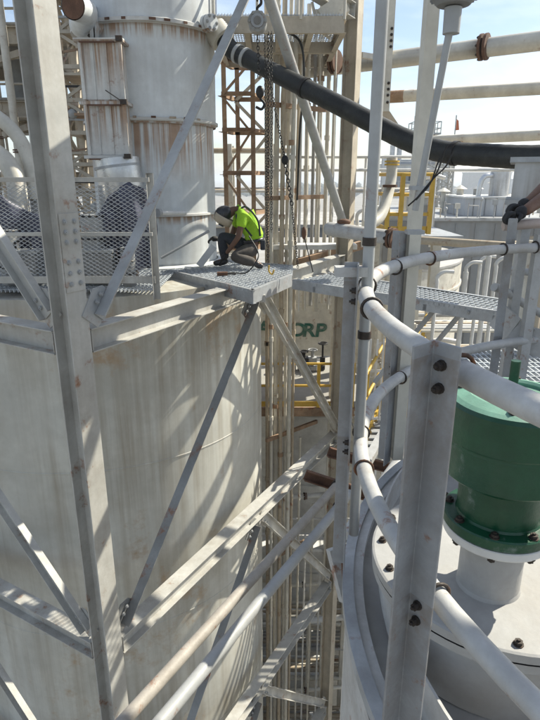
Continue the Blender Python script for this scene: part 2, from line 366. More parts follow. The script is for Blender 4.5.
# grey clad hall with white plant room
t = thing('clad_building', 'long grey clad hall with flat roof beyond the walkway', 'building', (15, 36, GZ))
m = MB(); m.box((15, 36, (GZ - 2.05) / 2), (16, 14, -2.05 - GZ)); build('wall', m, M['wallg'], t)
m = MB(); m.box((15, 36, -1.98), (16.3, 14.3, .14)); build('roof', m, M['steel_gray'], t)
for i in range(16):
    m = MB(); m.box((7.4 + i, 28.98, -8), (.05, .05, 11.6)); build('cladding_rib', m, M['wallg'], t)
t = thing('plant_room', 'white flat roofed plant room standing on the grey hall', 'building', (11.6, 32.5, -1.9))
m = MB(); m.box((11.6, 32.5, -1.45), (2.7, 4, .9)); build('wall', m, M['wallw'], t)
m = MB(); m.box((11.6, 32.5, -.96), (2.85, 4.2, .08)); build('roof', m, M['white'], t)
for i in range(4):
    m = MB(); m.box((10.7 + i * .6, 30.48, -1.45), (.03, .04, .88)); build('panel_joint', m, M['wallg'], t)
t = thing('vent_stack', 'clad vent stack with curved elbow on the plant room', 'stack', (12.2, 32, -.9))
m = MB(); m.cyl((12.35, 31.6), .5, -.92, .42, 24); build('stack_body', m, M['alu'], t)
m = MB(); m.tube(spline([(11.2, 31.4, -.92), (11.25, 31.4, -.3), (11.45, 31.4, .08), (11.9, 31.5, .15)]), .13, 10); build('elbow', m, M['duct'], t)
for i in range(12):
    x = 9 + i * .95; z0 = -1.91; h = rnd.uniform(.5, 1.3)
    if 10.2 < x < 13: z0 = -.92; h *= .5
    m = MB(); m.cyl((x, 33.5), rnd.uniform(.1, .3), z0, z0 + h, 10); m.lathe((x, 33.5), [(.4, z0 + h), (.05, z0 + h + .2)], 10, False)
    tag(build('roof_vent', m, M['pipew' if i % 3 else 'steel_gray']), '%s small roof vent from the left on the grey hall roof' % ['first', 'second', 'third', 'fourth', 'fifth', 'sixth', 'seventh', 'eighth', 'ninth', 'tenth', 'eleventh', 'twelfth'][i], 'vent', 'roof vents on the grey hall')
# bluish hall behind the conduits
t = thing('storage_hall', 'low blue grey storage hall seen between the frame column and the risers', 'building', (2.0, 44, GZ))
m = MB(); m.box((2.0, 46, (GZ - 3.2) / 2), (13, 14, -3.2 - GZ)); build('wall', m, M['wallg'], t)
m = MB(); m.box((2.0, 46, -3.1), (13.4, 14.4, .22)); build('roof', m, M['roofw'], t)
for i in range(3):
    m = MB(); m.box((2.0, 38.9, -4.2 - i * 1.1), (13, .1, .12)); build('girt', m, M['beige'], t)
# storage tanks in the middle distance
CT = (2.1, 26.6); CR = 6.6
t = tank('storage_tank', 'cream storage tank lettered in green behind the risers', 'tank', CT, CR, GZ, -3.3, 'pipew', (-4.35, -8.2, -12.5), dome=.25)
def lettering(txt, height, c, R, ang, z, parent, m):
    for i, ch in enumerate(txt):
        if ch == ' ': continue
        cu = bpy.data.curves.new('letter', 'FONT'); cu.body = ch; cu.size = height * 1.4; cu.extrude = .012; cu.offset = height * .035; cu.align_x = 'CENTER'
        tmp = bpy.data.objects.new('letter', cu); COL.objects.link(tmp)
        dg = bpy.context.evaluated_depsgraph_get(); me = bpy.data.meshes.new_from_object(tmp.evaluated_get(dg)); bpy.data.objects.remove(tmp); bpy.data.curves.remove(cu)
        a0 = ang + i * height * .86 / R
        for v in me.vertices:
            x, y, d = v.co; x = x * 1.12 + y * .12; g = a0 + x / R; rr = R + .02 + d
            v.co = V((c[0] + rr * math.cos(g), c[1] + rr * math.sin(g), z + y)) - WL[parent.name]
        me.materials.clear(); o = bpy.data.objects.new('letter', me); o.data.materials.append(m); COL.objects.link(o); o.parent = parent; WL[o.name] = WL[parent.name]
pO = at(297, 335, 20.2); pP = at(321, 335, 20.2)
lettering('A CORP', .50, CT, CR, math.atan2(pO.y - CT[1], pO.x - CT[0]) - 3 * .50 * .86 / CR, pO.z, t, M['letter'])
tank('process_vessel', 'tall pale vessel in the shade behind the risers at the bottom', 'vessel', (1.45, 16.6), 1.5, GZ, -6.6, 'white', (-9.0, -12.2, -15.4), dome=.5)
tank('process_vessel', 'white vessel standing low behind the ladder right of the beige column', 'vessel', (5.2, 18.8), 1.3, GZ, -9.6, 'white', (-12.5, -15.6), dome=.4)
# ---------------------------------------------------------------- silo and its steel frame
SC = (-3.35, 10.85); SR = 3.17; DZ = -1.5
t = thing('silo', 'huge weathered cream silo with brown stains filling the lower left', 'silo', (SC[0], SC[1], GZ))
m = MB(); m.lathe(SC, [(SR, GZ), (SR, -1.62)], 160, False); build('shell', m, M['silo'], t)
m = MB(); m.lathe(SC, [(SR, -1.62), (.01, -1.58)], 160, False); build('roof', m, M['silo'], t)
for z in (-4.35, -7.5, -10.6, -13.8):
    m = MB(); m.lathe(SC, [(SR + .001, z - .016), (SR + .007, z - .008), (SR + .007, z + .008), (SR + .001, z + .016)], 160, False); build('weld_seam', m, M['silo'], t)
C0 = V((-2.115, 5.78, 0)); BAY = 7.5
C1 = C0 + DA * BAY; C2 = C0 + DB * BAY; C3 = C1 + DB * BAY
LV = [3.0, -1.69, -5.88, -10.12, -14.4]       # centre heights of the frame beams
MESH['bolt_big'] = bolt_mesh(.019, .034)
def column(c, label, z0, z1, mm, sz=.30, splice=None):
    t = thing('steel_column', label, 'column', (c.x, c.y, z0), 'columns of the silo frame'); h = sz / 2
    for s_ in (-1, 1):
        m = MB(); o = c - DB * s_ * (h - .009); m.prof(o + UZ * z0, o + UZ * z1, [(-h, -.009), (h, -.009), (h, .009), (-h, .009)], DA); build('flange', m, M[mm], t, bevel=.003)
    m = MB(); m.prof(c + UZ * z0, c + UZ * z1, [(-.006, -h + .018), (.006, -h + .018), (.006, h - .018), (-.006, h - .018)], DA, DB); build('web', m, M[mm], t)
    m = MB(); m.box((c.x, c.y, z0 + .02), (.5, .5, .04), (DA, DB, UZ)); build('base_plate', m, M[mm], t)
    if splice is not None:
        o = c - DB * (h + .006); m = MB(); m.box(o + UZ * splice, (sz - .02, .010, .78), (DA, DB, UZ)); build('splice_plate', m, M[mm], t, bevel=.002)
        for k, dz in enumerate((-.31, -.20, -.09, .11, .21, .31)):
            for s_ in (-.06, .06):
                inst('bolt', MESH['bolt_big'], M['steel_gray'], o + DA * s_ + UZ * (splice + dz) - DB * .005, t, aim(-DB))
        for dz in (-.31, -.20, -.09, .11, .21, .31):
            inst('bolt', MESH['bolt_big'], M['steel_gray'], c - DA * .008 - DB * .08 + UZ * (splice + dz), t, aim(-DA))
    return t
column(C0, 'near pale H section column with a bolted splice, left of the silo', GZ, 3.6, 'steel', .265, -.72)
column(C1, 'far buff H section column rising in front of the lettered tank', GZ, 7.0, 'beige', .28)
column(C2, 'leftmost frame column standing beyond the left edge of the silo', GZ, 3.6, 'steel')
column(C3, 'rear frame column hidden behind the silo', GZ, 3.6, 'steel')
def ibeam(p0, p1, label, mm='steel', wd=.22, ht=.27, up=True, group='beams of the silo frame'):
    t = thing('steel_beam', label, 'beam', p0, group); d = (V(p1) - V(p0)).normalized(); sd_ = d.cross(UZ)
    for s_ in (-1, 1):
        m = MB(); o = UZ * s_ * (ht / 2 - .007); m.prof(V(p0) + o, V(p1) + o, [(-wd/2, -.007), (wd/2, -.007), (wd/2, .007), (-wd/2, .007)], sd_, UZ); build('flange', m, M[mm], t, bevel=.002)
    m = MB(); m.prof(p0, p1, [(-.005, -ht/2 + .014), (.005, -ht/2 + .014), (.005, ht/2 - .014), (-.005, ht/2 - .014)], sd_, UZ); build('web', m, M[mm], t)
    for e, s_ in ((V(p0), 1), (V(p1), -1)):
        m = MB(); m.box(e + d * s_ * .008, (.012, wd - .02, ht - .05), (d, sd_, UZ)); build('end_plate', m, M[mm], t)
        for dz in (-.07, .07):
            inst('bolt', MESH['bolt_big'], M['steel_gray'], e + d * s_ * .014 + sd_ * .06 + UZ * dz, t, aim(d * s_))
    return t
nm = ['overhead', 'upper', 'middle', 'lower', 'lowest']
for z, n_ in zip(LV, nm):
    ibeam(C0 + DA * .17 + UZ * z, C1 - DA * .19 + UZ * z, {'overhead': 'overhead frame beam above the lens leading to the buff column', 'upper': 'upper pale beam from the near column carrying the grating deck', 'middle': 'sunlit white beam crossing the silo at mid height', 'lower': 'sunlit white beam crossing low in front of the silo', 'lowest': 'lowest frame beam near the bottom edge'}[n_])
    ibeam(C0 + DB * .19 + UZ * z, C2 - DB * .19 + UZ * z, {'overhead': 'overhead frame beam running left from the near column', 'upper': 'upper beam running left from the near column under the mesh guard', 'middle': 'middle beam running left from the near column across the silo', 'lower': 'lower beam running left from the near column', 'lowest': 'lowest beam running left from the near column'}[n_])
def brace(p0, p1, label, kind='L', size=.13, mm='steel', side=None, gusset=True):
    t = thing('diagonal_brace', label, 'brace', p0, 'diagonal braces of the silo frame'); d = (V(p1) - V(p0)).normalized()
    m = MB(); sd_ = V(side) if side is not None else -DB
    if kind == 'L': m.prof(p0, p1, Lsh(size, size, .012), sd_)
    elif kind == 'U': m.prof(p0, p1, Ush(size * .55, size * 1.2, .012), sd_)
    else: m.tube([p0, p1], size * .5, 16)
    build('brace_body', m, M[mm], t, bevel=0 if kind == 'O' else .002)
    if gusset:
        for e, s_ in ((V(p0), 1), (V(p1), -1)):
            m = MB(); n_ = sd_.normalized(); c_ = e + d * s_ * .1 - n_ * .012; x = d; y = n_.cross(d)
            m.prof(c_ - n_ * .006, c_ + n_ * .006, [(-.2, -.13), (.12, -.16), (.22, -.06), (.22, .06), (.12, .16), (-.2, .13)], x); build('gusset_plate', m, M[mm], t)
            for q in (0, .1):
                inst('bolt', MESH['bolt_big'], M['steel_gray'], e + d * s_ * (.12 + q) + n_ * .012 + y * .05, t, aim(n_))
    return t
MA = C0 + DA * BAY * .5
fo = -DB * .05
def top(z): return z - .16
for i in range(1, 4):
    za, zb = LV[i], LV[i + 1]
    nmz = ('between the upper and middle beams', 'between the middle and lower beams', 'below the lower beam')[i - 1]
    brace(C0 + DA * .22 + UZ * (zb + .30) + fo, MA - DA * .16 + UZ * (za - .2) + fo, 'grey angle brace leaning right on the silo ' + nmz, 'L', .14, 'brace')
    brace(C1 - DA * .25 + UZ * (zb + .30) + fo, MA + DA * .16 + UZ * (za - .2) + fo, 'pale channel brace leaning left towards the buff column ' + nmz, 'U', .16, 'steel')
brace(C0 + DA * .2 + UZ * (LV[1] + .30) + fo * 3, MA - DA * .1 + UZ * (LV[0] - .2) + fo * 3, 'long grey angle brace rising past the white vessel', 'L', .15, 'steel_gray')
brace(C1 - DA * .2 + UZ * (LV[1] + .75) + fo, MA + DA * .1 + UZ * (LV[0] - .2) + fo, 'grey tubular brace leaning from overhead to the buff column', 'O', .17, 'steel_gray')
MBm = C0 + DB * BAY * .5; fl = -DA * .05
for i in range(0, 4):
    za, zb = LV[i], LV[i + 1]
    nmz = ('above the upper left beam', 'between the upper and middle left beams', 'between the middle and lower left beams', 'below the lower left beam')[i]
    brace(C0 + DB * .25 + UZ * (zb + .3) + fl, MBm + UZ * (za - .2) + fl, 'pale channel brace left of the near column ' + nmz, 'U', .17, 'steel', -DA)

# deck of open grating --------------------------------------------------------------------------
def clip(poly, o, d):
    """where the line o + t*d crosses a convex polygon"""
    ts = []
    n = len(poly)
    for i in range(n):
        a, b = poly[i], poly[(i + 1) % n]; e = b - a; den = d.x * e.y - d.y * e.x
        if abs(den) < 1e-9: continue
        r = a - o; tt = (r.x * e.y - r.y * e.x) / den; ss = (r.x * d.y - r.y * d.x) / den
        if -1e-6 <= ss <= 1 + 1e-6: ts.append(tt)
    return (min(ts), max(ts)) if len(ts) > 1 else None
def grating(t, poly, z, d1, sp1, sp2, mm='grate', depth=.035):
    d1 = V(d1).normalized(); d2 = UZ.cross(d1); P = [V((p.x, p.y, 0)) for p in poly]
    c = sum(P, V()) / len(P); m = MB()
    for d, e, sp, th, hh, dz in ((d1, d2, sp1, .010, depth, 0), (d2, d1, sp2, .012, .012, .002)):
        k = -80
        while k < 80:
            o = c + e * (k * sp); k += 1
            r = clip(P, o, d)
            if r and r[1] - r[0] > .03: m.bar(o + d * r[0] + UZ * (z - hh / 2 + dz), o + d * r[1] + UZ * (z - hh / 2 + dz), th, hh)
    return build('grating', m, M[mm], t, kind='stuff')
def fascia(t, a, b, z, ht, mm='galv', name='toe_channel', inn=None):
    d = (V(b) - V(a)).normalized(); m = MB(); s_ = inn if inn is not None else UZ.cross(d)
    m.prof(V((a.x, a.y, z - ht / 2)), V((b.x, b.y, z - ht / 2)), Ush(.06, ht, .008), s_, UZ); return build(name, m, M[mm], t, bevel=.002)
pL = atz(166, 270, DZ); pN = atz(253, 291, DZ); pR = atz(292, 275, DZ)
pBR = atz(293, 265, DZ); pBL = V((-.97, 10.95, DZ))
t = thing('grating_deck', 'small galvanised grating deck where the welder crouches', 'platform', V((-.7, 9.3, DZ - .2)))
poly = [pL, pN, pR, pBR, pBL]
grating(t, poly, DZ, (pR - pN), .085, .12)
fascia(t, pL, pN, DZ + .012, .2); fascia(t, pN, pR, DZ + .012, .2); fascia(t, pBR, pBL, DZ, .12, inn=V((-.3, -1, 0)))
for f_ in (.3, .65):
    a = pL.lerp(pN, f_); b = pBL.lerp(pR, f_); m = MB(); m.bar(a - UZ * .055, b - UZ * .055, .06, .03); build('joist', m, M['galv'], t)
inst('bolt', MESH['bolt_big'], M['bolt'], pL.lerp(pN, .52) + V((-.02, -.02, -.10)), t, aim(pL - pN))
m = MB(); o = MA + UZ * (LV[1] + .02); m.bar(o - DB * .08, V((pN.x, pN.y, LV[1] + .02)) + V((.1, .3, 0)), .14, .1); build('bearing_beam', m, M['steel'], t)
# link walkway
wA = atz(292, 280, DZ); wB = atz(493, 311, DZ); dW = (wB - wA).normalized(); nW = V((-dW.y, dW.x, 0)); wC = wB + dW * .5 + nW * .72; wD = wA + nW * .95
wB2 = wB + dW * .5
t = thing('walkway', 'galvanised grating walkway bridging from the deck towards the tank guardrail', 'walkway', (wA + wB) / 2 - UZ * .15)
grating(t, [wA, wB2, wC, wD], DZ - .004, nW, .07, .13)
fascia(t, wA, wB2, DZ + .008, .15); fascia(t, wD, wC, DZ + .008, .15, inn=-nW)
for f_ in (.12, .37, .62, .87):
    m = MB(); m.bar(wA.lerp(wB2, f_) - UZ * .09, wD.lerp(wC, f_) - UZ * .09, .05, .08); build('joist', m, M['galv'], t)
for f_ in (.5, .78):
    inst('bolt', MESH['bolt_big'], M['bolt'], wA.lerp(wB2, f_) + V((0, 0, -.06)) - nW * .006, t, aim(-nW))
for f_ in (.62, .72):
    p = wA.lerp(wB2, f_); m = MB(); m.bar(p - UZ * .16 + nW * .3, p + V((-.55, .2, -1.2)), .05, .05); build('knee_brace', m, M['steel_gray'], t)
# roof floor behind the mesh guard
t = thing('roof_platform', 'grating platform over the silo roof behind the mesh guard', 'platform', (-3, 8.6, DZ))
grating(t, [V((-4.9, 7.8, 0)), V((-1.6, 7.8, 0)), V((-1.6, 9.6, 0)), V((-4.9, 9.6, 0))], DZ, (0, 1, 0), .06, .12)
# mesh guard
GY = 7.72
t = thing('mesh_guard', 'expanded metal mesh guard panels on the silo edge left of the deck', 'guard', (-3.2, GY, DZ - .05), None)
xr = at(153, 240, GY).x; xl = -4.9
for z, hh, dp in ((-.02, .06, .05), (-.72, .05, .05), (-1.34, .10, .012)):
    m = MB(); m.box(((xl + xr) / 2, GY, z), (xr - xl, dp, hh)); build('toe_plate' if z < -1 else 'guard_rail', m, M['steel'], t, bevel=.003)
for x, wd in ((xr, .09), (-2.62, .07), (-3.9, .07)):
    m = MB(); m.prof((x - .04, GY + .03, DZ - .12), (x - .04, GY + .03, .06), Lsh(wd, -.06, .008), (1, 0, 0)); build('post', m, M['steel'], t, bevel=.002)
for xa, xb in ((xl, -3.92), (-3.86, -2.66), (-2.60, xr - .05)):
    m = MB(); cw, ch = .088, .027; nx = int((xb - xa) / cw) + 1; nz_ = int(1.24 / ch)
    cw = (xb - xa) / nx
    for j in range(nz_):
        z0 = -1.29 + j * ch; s_ = -1 if j % 2 else 1
        for i in range(nx * 2):
            a = V((xa + i * cw / 2, GY + .03 + (.004 if i % 2 else -.004), z0 + (ch / 2 if (i % 2) == (j % 2) else -ch / 2) * .92)); b = V((xa + (i + 1) * cw / 2, GY + .03 + (-.004 if i % 2 else .004), z0 + (-ch / 2 if (i % 2) == (j % 2) else ch / 2) * .92))
            m.bar(a, b, .004, .008, (0, 1, 0))
    build('expanded_mesh', m, M['galv'], t, kind='stuff')
# wrapped equipment behind the guard
def drape(x0, x1, y, prof, zb, label, sd):
    """hanging cloth with folds: prof gives the height of its upper edge along x (0..1)"""
    nx, nz_ = 56, 16; vs = []; fs = []; r2 = random.Random(sd); ph = [r2.uniform(0, 6) for _ in range(4)]
    for i in range(nx + 1):
        f_ = i / nx; k = f_ * (len(prof) - 1); a = int(min(k, len(prof) - 2)); zt_ = prof[a] + (prof[a + 1] - prof[a]) * (k - a)
        for j in range(nz_ + 1):
            g = j / nz_; fold = .05 * math.sin(f_ * 31 + ph[0] + math.sin(g * 3 + ph[1])) * (.3 + g) + .06 * math.sin(f_ * 11 + ph[2] + g * 2) - .18 * math.sin(math.pi * f_) * (.4 + g)
            vs.append((x0 + (x1 - x0) * f_ + .03 * math.sin(g * 9 + ph[3]), y + fold, zt_ + (zb - zt_) * g + .006 * math.sin(f_ * 23 + g * 5)))
    for i in range(nx):
        for j in range(nz_): fs.append((i * (nz_ + 1) + j, i * (nz_ + 1) + j + 1, (i + 1) * (nz_ + 1) + j + 1, (i + 1) * (nz_ + 1) + j))
    m = MB(); m.add(vs, fs, True); o = tag(build('tarp', m, M['tarp']), label, 'tarpaulin'); q = o.modifiers.new('thickness', 'SOLIDIFY'); q.thickness = .012
drape(-2.62, -1.72, 8.55, [-.62, -.45, -.25, -.12, -.05, -.12, -.2], -1.3, 'dark blue sheet draped behind the right mesh panel', 3)
drape(-4.9, -3.2, 8.45, [-.05, -.02, -.05, -.2, -.45, -.6], -1.25, 'wider purple sheet draped behind the left mesh panel', 5)
# white vessel standing on the silo ------------------------------------------------------------------
VC = (-2.14, 11.0)
t = thing('process_vessel', 'tall white vessel with rust streaks under its seams beside the welder', 'vessel', (*VC, -1.55))
m = MB(); m.lathe(VC, [(1.10, -1.55), (1.10, .90)], 96, False); build('lower_shell', m, M['vessel'], t)
m = MB(); m.lathe(VC, [(1.15, .86), (1.17, 2.34)], 96, False); build('middle_shell', m, M['vessel'], t)
m = MB(); m.lathe(VC, [(1.22, 2.34), (1.24, 5.5), (.01, 6)], 96, False); build('upper_shell', m, M['vessel'], t)
m = MB(); m.lathe(VC, [(1.10, .90), (1.19, .90), (1.19, .94), (1.15, .95)], 96, False)
build('ledge_ring', m, M['boxpaint'], t)
m = MB(); m.lathe(VC, [(1.17, 2.30), (1.265, 2.30), (1.265, 2.35), (1.22, 2.37)], 96, False); build('ledge_ring', m, M['boxpaint'], t)
m = MB(); m.lathe(VC, [(1.10, -.64), (1.135, -.635), (1.135, -.60), (1.10, -.595)], 96, False); build('weld_ring', m, M['boxpaint'], t)
m = MB(); m.lathe(VC, [(1.13, -1.53), (1.3, -1.53), (1.3, -1.50), (1.13, -1.48)], 96, False); build('base_ring', m, M['vessel'], t)
for i in range(7):   # dashes of sealant, rusted, on the middle ledge
    g = R_(-118 + i * 13 + rnd.uniform(-2, 2)); ln = rnd.uniform(.04, .10)
    m = MB(); m.lathe(VC, [(1.186, .925), (1.20, .93), (1.20, .955), (1.18, .96)], 5, False, g, g + ln); build('seam_plate', m, M['rust' if i % 2 else 'silo_rust'], t)
for i in range(12):
    g = R_(-150 + i * 14 + rnd.uniform(-3, 3))
    m = MB(); m.lathe(VC, [(1.266, 2.31), (1.275, 2.31), (1.275, 2.345), (1.266, 2.345)], 3, False, g, g + rnd.uniform(.03, .12)); build('seam_plate', m, M['rust'], t)
# nozzle on its right shoulder
np_ = at(206, 24, 10.35); m = MB(); m.axcyl(np_ + V((-.3, .3, -.05)), np_, .07); m.axcyl(np_, np_ + V((.05, -.05, 0)), .13, 20); m.axcyl(np_ + V((.07, -.07, 0)), np_ + V((.11, -.11, 0)), .13, 20); build('side_nozzle', m, M['vessel'], t)
for i in range(6):
    g = i * math.pi / 3; inst('bolt', MESH['bolt_big'], M['bolt'], np_ + V((.11, -.11, 0)) + V((.7, .7, 0)).normalized() * .1 * math.cos(g) + UZ * .1 * math.sin(g), t, aim((1, -1, 0)))
# flanged nozzle top left
q = at(98, 14, 9.6)
n0, n1 = V((-2.5, 10.2, q.z - .05)), q; dn = V((-.93, -.36, .0)).normalized()
n1 = n0 + dn * .28
m = MB(); m.axcyl(n0 - dn * .4, n1, .225, 28); build('top_nozzle', m, M['vessel'], t)
for k in (0, .075):
    m = MB(); m.axcyl(n1 + dn * k, n1 + dn * (k + .055), .315, 32); build('nozzle_flange', m, M['vessel'], t)
ax = dn.cross(UZ)
for i in range(12):
    g = i * math.pi / 6 + .2; inst('bolt', MESH['bolt_mid'], M['bolt'], n1 + dn * .13 + (ax * math.cos(g) + UZ * math.sin(g)) * .275, t, aim(dn))
e0 = n1 + dn * .13
t = thing('elbow_duct', 'white elbow pipe on the vessel nozzle with an open brown end', 'pipe', e0)
m = MB(); pts = spline([e0, e0 + dn * .1, at(85, 12, 9.55), at(73, 6, 9.15)]); m.tube(pts, .18, 24, False); build('pipe_body', m, M['vessel'], t)
m = MB(); dd = (pts[-1] - pts[-2]).normalized(); m.tube([pts[-1] - dd * .14, pts[-1] + dd * .005], .165, 24, True); build('inner_lining', m, M['rust'], t)
# duct box on the vessel's left
bx0, bx1 = at(79, 50, 9.5).x, at(122, 50, 9.5).x; zt = at(100, 40, 9.5).z; zm = at(100, 103, 9.5).z; zb = at(100, 157, 9.5).z
t = thing('duct_box', 'white two panel duct box with rust streaks on the left of the vessel', 'duct', ((bx0 + bx1) / 2, 9.9, zb))
xc = (bx0 + bx1) / 2; bw = bx1 - bx0
m = MB(); m.box((xc, 9.97, (zt + zb) / 2), (bw - .06, .9, zt - zb - .06)); build('box_body', m, M['boxpaint'], t)
for z in (zt, zm, zb):
    m = MB(); m.box((xc - .02, 9.96, z), (bw + .1, 1.0, .05)); build('flange_strip', m, M['boxpaint'], t, bevel=.004)
    m = MB(); m.box((xc + rnd.uniform(-.05, .05), 9.446, z - .035), (bw * .8, .02, .022)); build('rusted_edge', m, M['rust'], t)
    m = MB(); m.box((bx1 - .02, 9.44, z + .01), (.10, .05, .07)); build('latch', m, M['bolt'], t)
for x in (bx0 + .02, bx1 - .03):
    m = MB(); m.box((x, 9.5, (zt + zb) / 2), (.05, .05, zt - zb - .06)); build('corner_angle', m, M['boxpaint'], t)
for za, zc in ((zb, zm), (zm, zt)):
    for f_ in (.3, .62):
        m = MB(); m.box((bx0 + bw * f_, 9.512, (za + zc) / 2), (.02, .02, zc - za - .08)); build('panel_rib', m, M['boxpaint'], t)
m = MB(); m.bar((bx1 - .28, 9.42, zm + .17), (bx1 - .05, 9.42, zm + .02), .015, .015); build('latch_lever', m, M['bolt'], t)
# silver duct under the box
t = thing('silver_duct', 'bright silver round duct below the duct box behind the mesh', 'duct', (xc, 9.7, -.6))
m = MB(); m.tube(spline([V((xc + .05, 9.75, zb - .03)), V((xc + .08, 9.74, zb - .3)), V((xc + .12, 9.8, zb - .7)), V((xc + .2, 10.0, zb - 1.1))]), [.36] * 24 + [.36], 28); build('duct_body', m, M['duct'], t)
m = MB(); m.tube([V((xc + .05, 9.75, zb - .12)), V((xc + .055, 9.75, zb - .16))], .375, 28); build('joint_ring', m, M['galv'], t)
# stay rod and spout in front of the vessel
m = MB(); m.tube([at(161, 258, 9.4), at(209, 231, 9.75)], .022, 8); tag(build('stay_rod', m, M['steel_gray']), 'thin grey rod leaning from the guard post to the vessel wall', 'rod')
t = thing('drain_spout', 'small horizontal spout on the vessel by the guard post', 'pipe', at(170, 213, 9.6)); m = MB(); m.axcyl(at(158, 213, 9.3), at(185, 213, 9.95), .035, 12); build('spout_pipe', m, M['white'], t)
m = MB(); m.axcyl(at(157, 213, 9.28), at(159.5, 213, 9.34), .07, 14); build('spout_flange', m, M['steel_gray'], t)
t = thing('drain_plate', 'small angled bracket plate at the foot of the vessel by the welder', 'bracket', at(205, 262, 9.8))
m = MB(); m.prof(at(199, 266, 9.85), at(214, 246, 9.95), [(-.06, -.01), (.06, -.01), (.06, .01), (-.06, .01)], (1, 0, 0)); build('plate', m, M['white'], t)
# ---------------------------------------------------------------- rusted tower, risers, hose, hoist, overhead deck
t = thing('rusted_tower', 'rusted brown steel ladder tower between the vessel and the risers', 'tower', (-.7, 13.2, -6))
ty = 13.35
tx = [at(u, 150, ty).x for u in (223, 251)]; tyb = ty + .9; tx2 = [at(u, 150, tyb).x for u in (236, 268)]
ztop = at(230, 52, ty).z
posts = [(tx[0], ty), (tx[1], ty), (tx2[0], tyb), (tx2[1], tyb)]
for (x, y), zt_ in zip(posts, (ztop, ztop - .25, ztop + .1, ztop - .15)):
    m = MB(); m.prof((x, y, GZ), (x, y, zt_), Lsh(.10, .10, .012), (1, 0, 0)); build('post', m, M['scaf'], t)
for v in (62, 96, 132, 175, 215, 250):
    z = at(230, v, ty).z
    for a, b in ((0, 1), (1, 3), (3, 2), (2, 0)):
        m = MB(); m.prof((*posts[a], z), (*posts[b], z), Lsh(.09, .09, .012), UZ); build('rail', m, M['scaf'], t)
zs = [at(230, v, ty).z for v in (250, 215, 175, 132, 96, 62)]
for i in range(5):
    m = MB(); m.bar((*posts[i % 2], zs[i]), (*posts[1 - i % 2], zs[i + 1]), .05, .05, (0, 1, 0)); build('brace', m, M['scaf'], t)
    m = MB(); m.bar((*posts[2 + i % 2], zs[i]), (*posts[3 - i % 2], zs[i + 1]), .07, .07, (0, 1, 0)); build('brace', m, M['pipew'], t)
m = MB(); m.bar((posts[0][0], ty - .03, ztop), (posts[3][0] + .2, ty - .03, ztop - .5), .1, .08); build('top_rail', m, M['scaf'], t)
# risers
RB = [(267, 'pipeb', .045, 12.5), (271, 'pipew', .04, 12.3), (275.5, 'pipew', .055, 12.5), (281, 'pipeb', .05, 12.3), (285.5, 'pipew', .04, 12.6), (289.5, 'pipew', .05, 12.2), (293.5, 'pipeb', .035, 12.4), (303, 'pipew', .05, 13.2), (309, 'pipes', .04, 13.6), (314, 'pipew', .06, 13.4), (321, 'pipew', .05, 13.9), (327, 'pipes', .035, 13.6)]
ords = ['first', 'second', 'third', 'fourth', 'fifth', 'sixth', 'seventh', 'eighth', 'ninth', 'tenth', 'eleventh', 'twelfth']
cols = {'pipeb': 'buff', 'pipew': 'cream', 'scaf': 'rusted brown', 'pipes': 'grey'}
for i, (u, mm, r, y) in enumerate(RB):
    x = at(u, 350, y).x; z0 = GZ if i < 7 else -3.0 if i != 9 else -3.1; z1 = 3.4 if i % 3 else 4.6
    p = [V((x, y, z0)), V((x, y, -1.2)), V((x + (.0 if i > 6 else .015 * i), y, z1))]
    t = pipe('riser_pipe', '%s thin riser counting from the silo edge, %s, tall and vertical' % (ords[i], cols[mm]), p, r, mm, 'pipe', 'risers between the silo and the buff column', n=10)
    for k in range(4):
        z = rnd.uniform(-9, 2.5)
        if z > z0 + .3:
            m = MB(); m.cyl((x, y), r * 1.35, z, z + .1, 10); build('coupling', m, M['scaf' if k == 0 else mm], t)
for z in (-5.95, -9.4, -.4, 1.4):
    m = MB(); a = at(266, 350, 12.12).x; m.bar((a, 12.1, z), (1.2, 13.2, z), .07, .09)
    tag(build('pipe_support', m, M['scaf']), {-5.95: 'rusted cross bar clamping the risers at the yellow railing', -9.4: 'lowest cross bar clamping the risers', -.4: 'cross bar clamping the risers behind the deck', 1.4: 'topmost cross bar clamping the risers below the hose'}[z], 'bar', 'cross bars behind the risers')
for i, (u, y, z0, z1, r, mm) in enumerate(((273.5, 12.9, GZ, -6, .022, 'white'), (278.5, 12.9, GZ, -4.8, .025, 'pipew'), (284, 13.0, GZ, -6.5, .02, 'white'), (291.5, 12.8, GZ, -5, .022, 'white'), (299, 12.8, GZ, -6.2, .03, 'pipew'), (306, 12.7, GZ, -9, .025, 'white'), (313, 12.6, GZ, -8, .03, 'pipew'), (322, 12.6, GZ, -9.8, .025, 'white'), (300, 13.0, -3, 4, .022, 'white'), (306, 13.0, -3, 3, .025, 'pipew'), (317, 13.2, -3, 4, .022, 'pipew'), (331, 13.2, -3, 4, .03, 'pipew'))):
    x = at(u, 500 if z0 < -10 else 200, y).x; m = MB(); m.tube([(x, y, z0), (x, y, z1)], r, 8); tag(build('thin_conduit', m, M[mm]), '%s thin pale conduit from the left, %s' % (ords[i if i < 8 else i - 8], 'low between silo and buff column' if i < 8 else 'high behind the overhead hose'), 'conduit', 'thin conduits beside the risers')
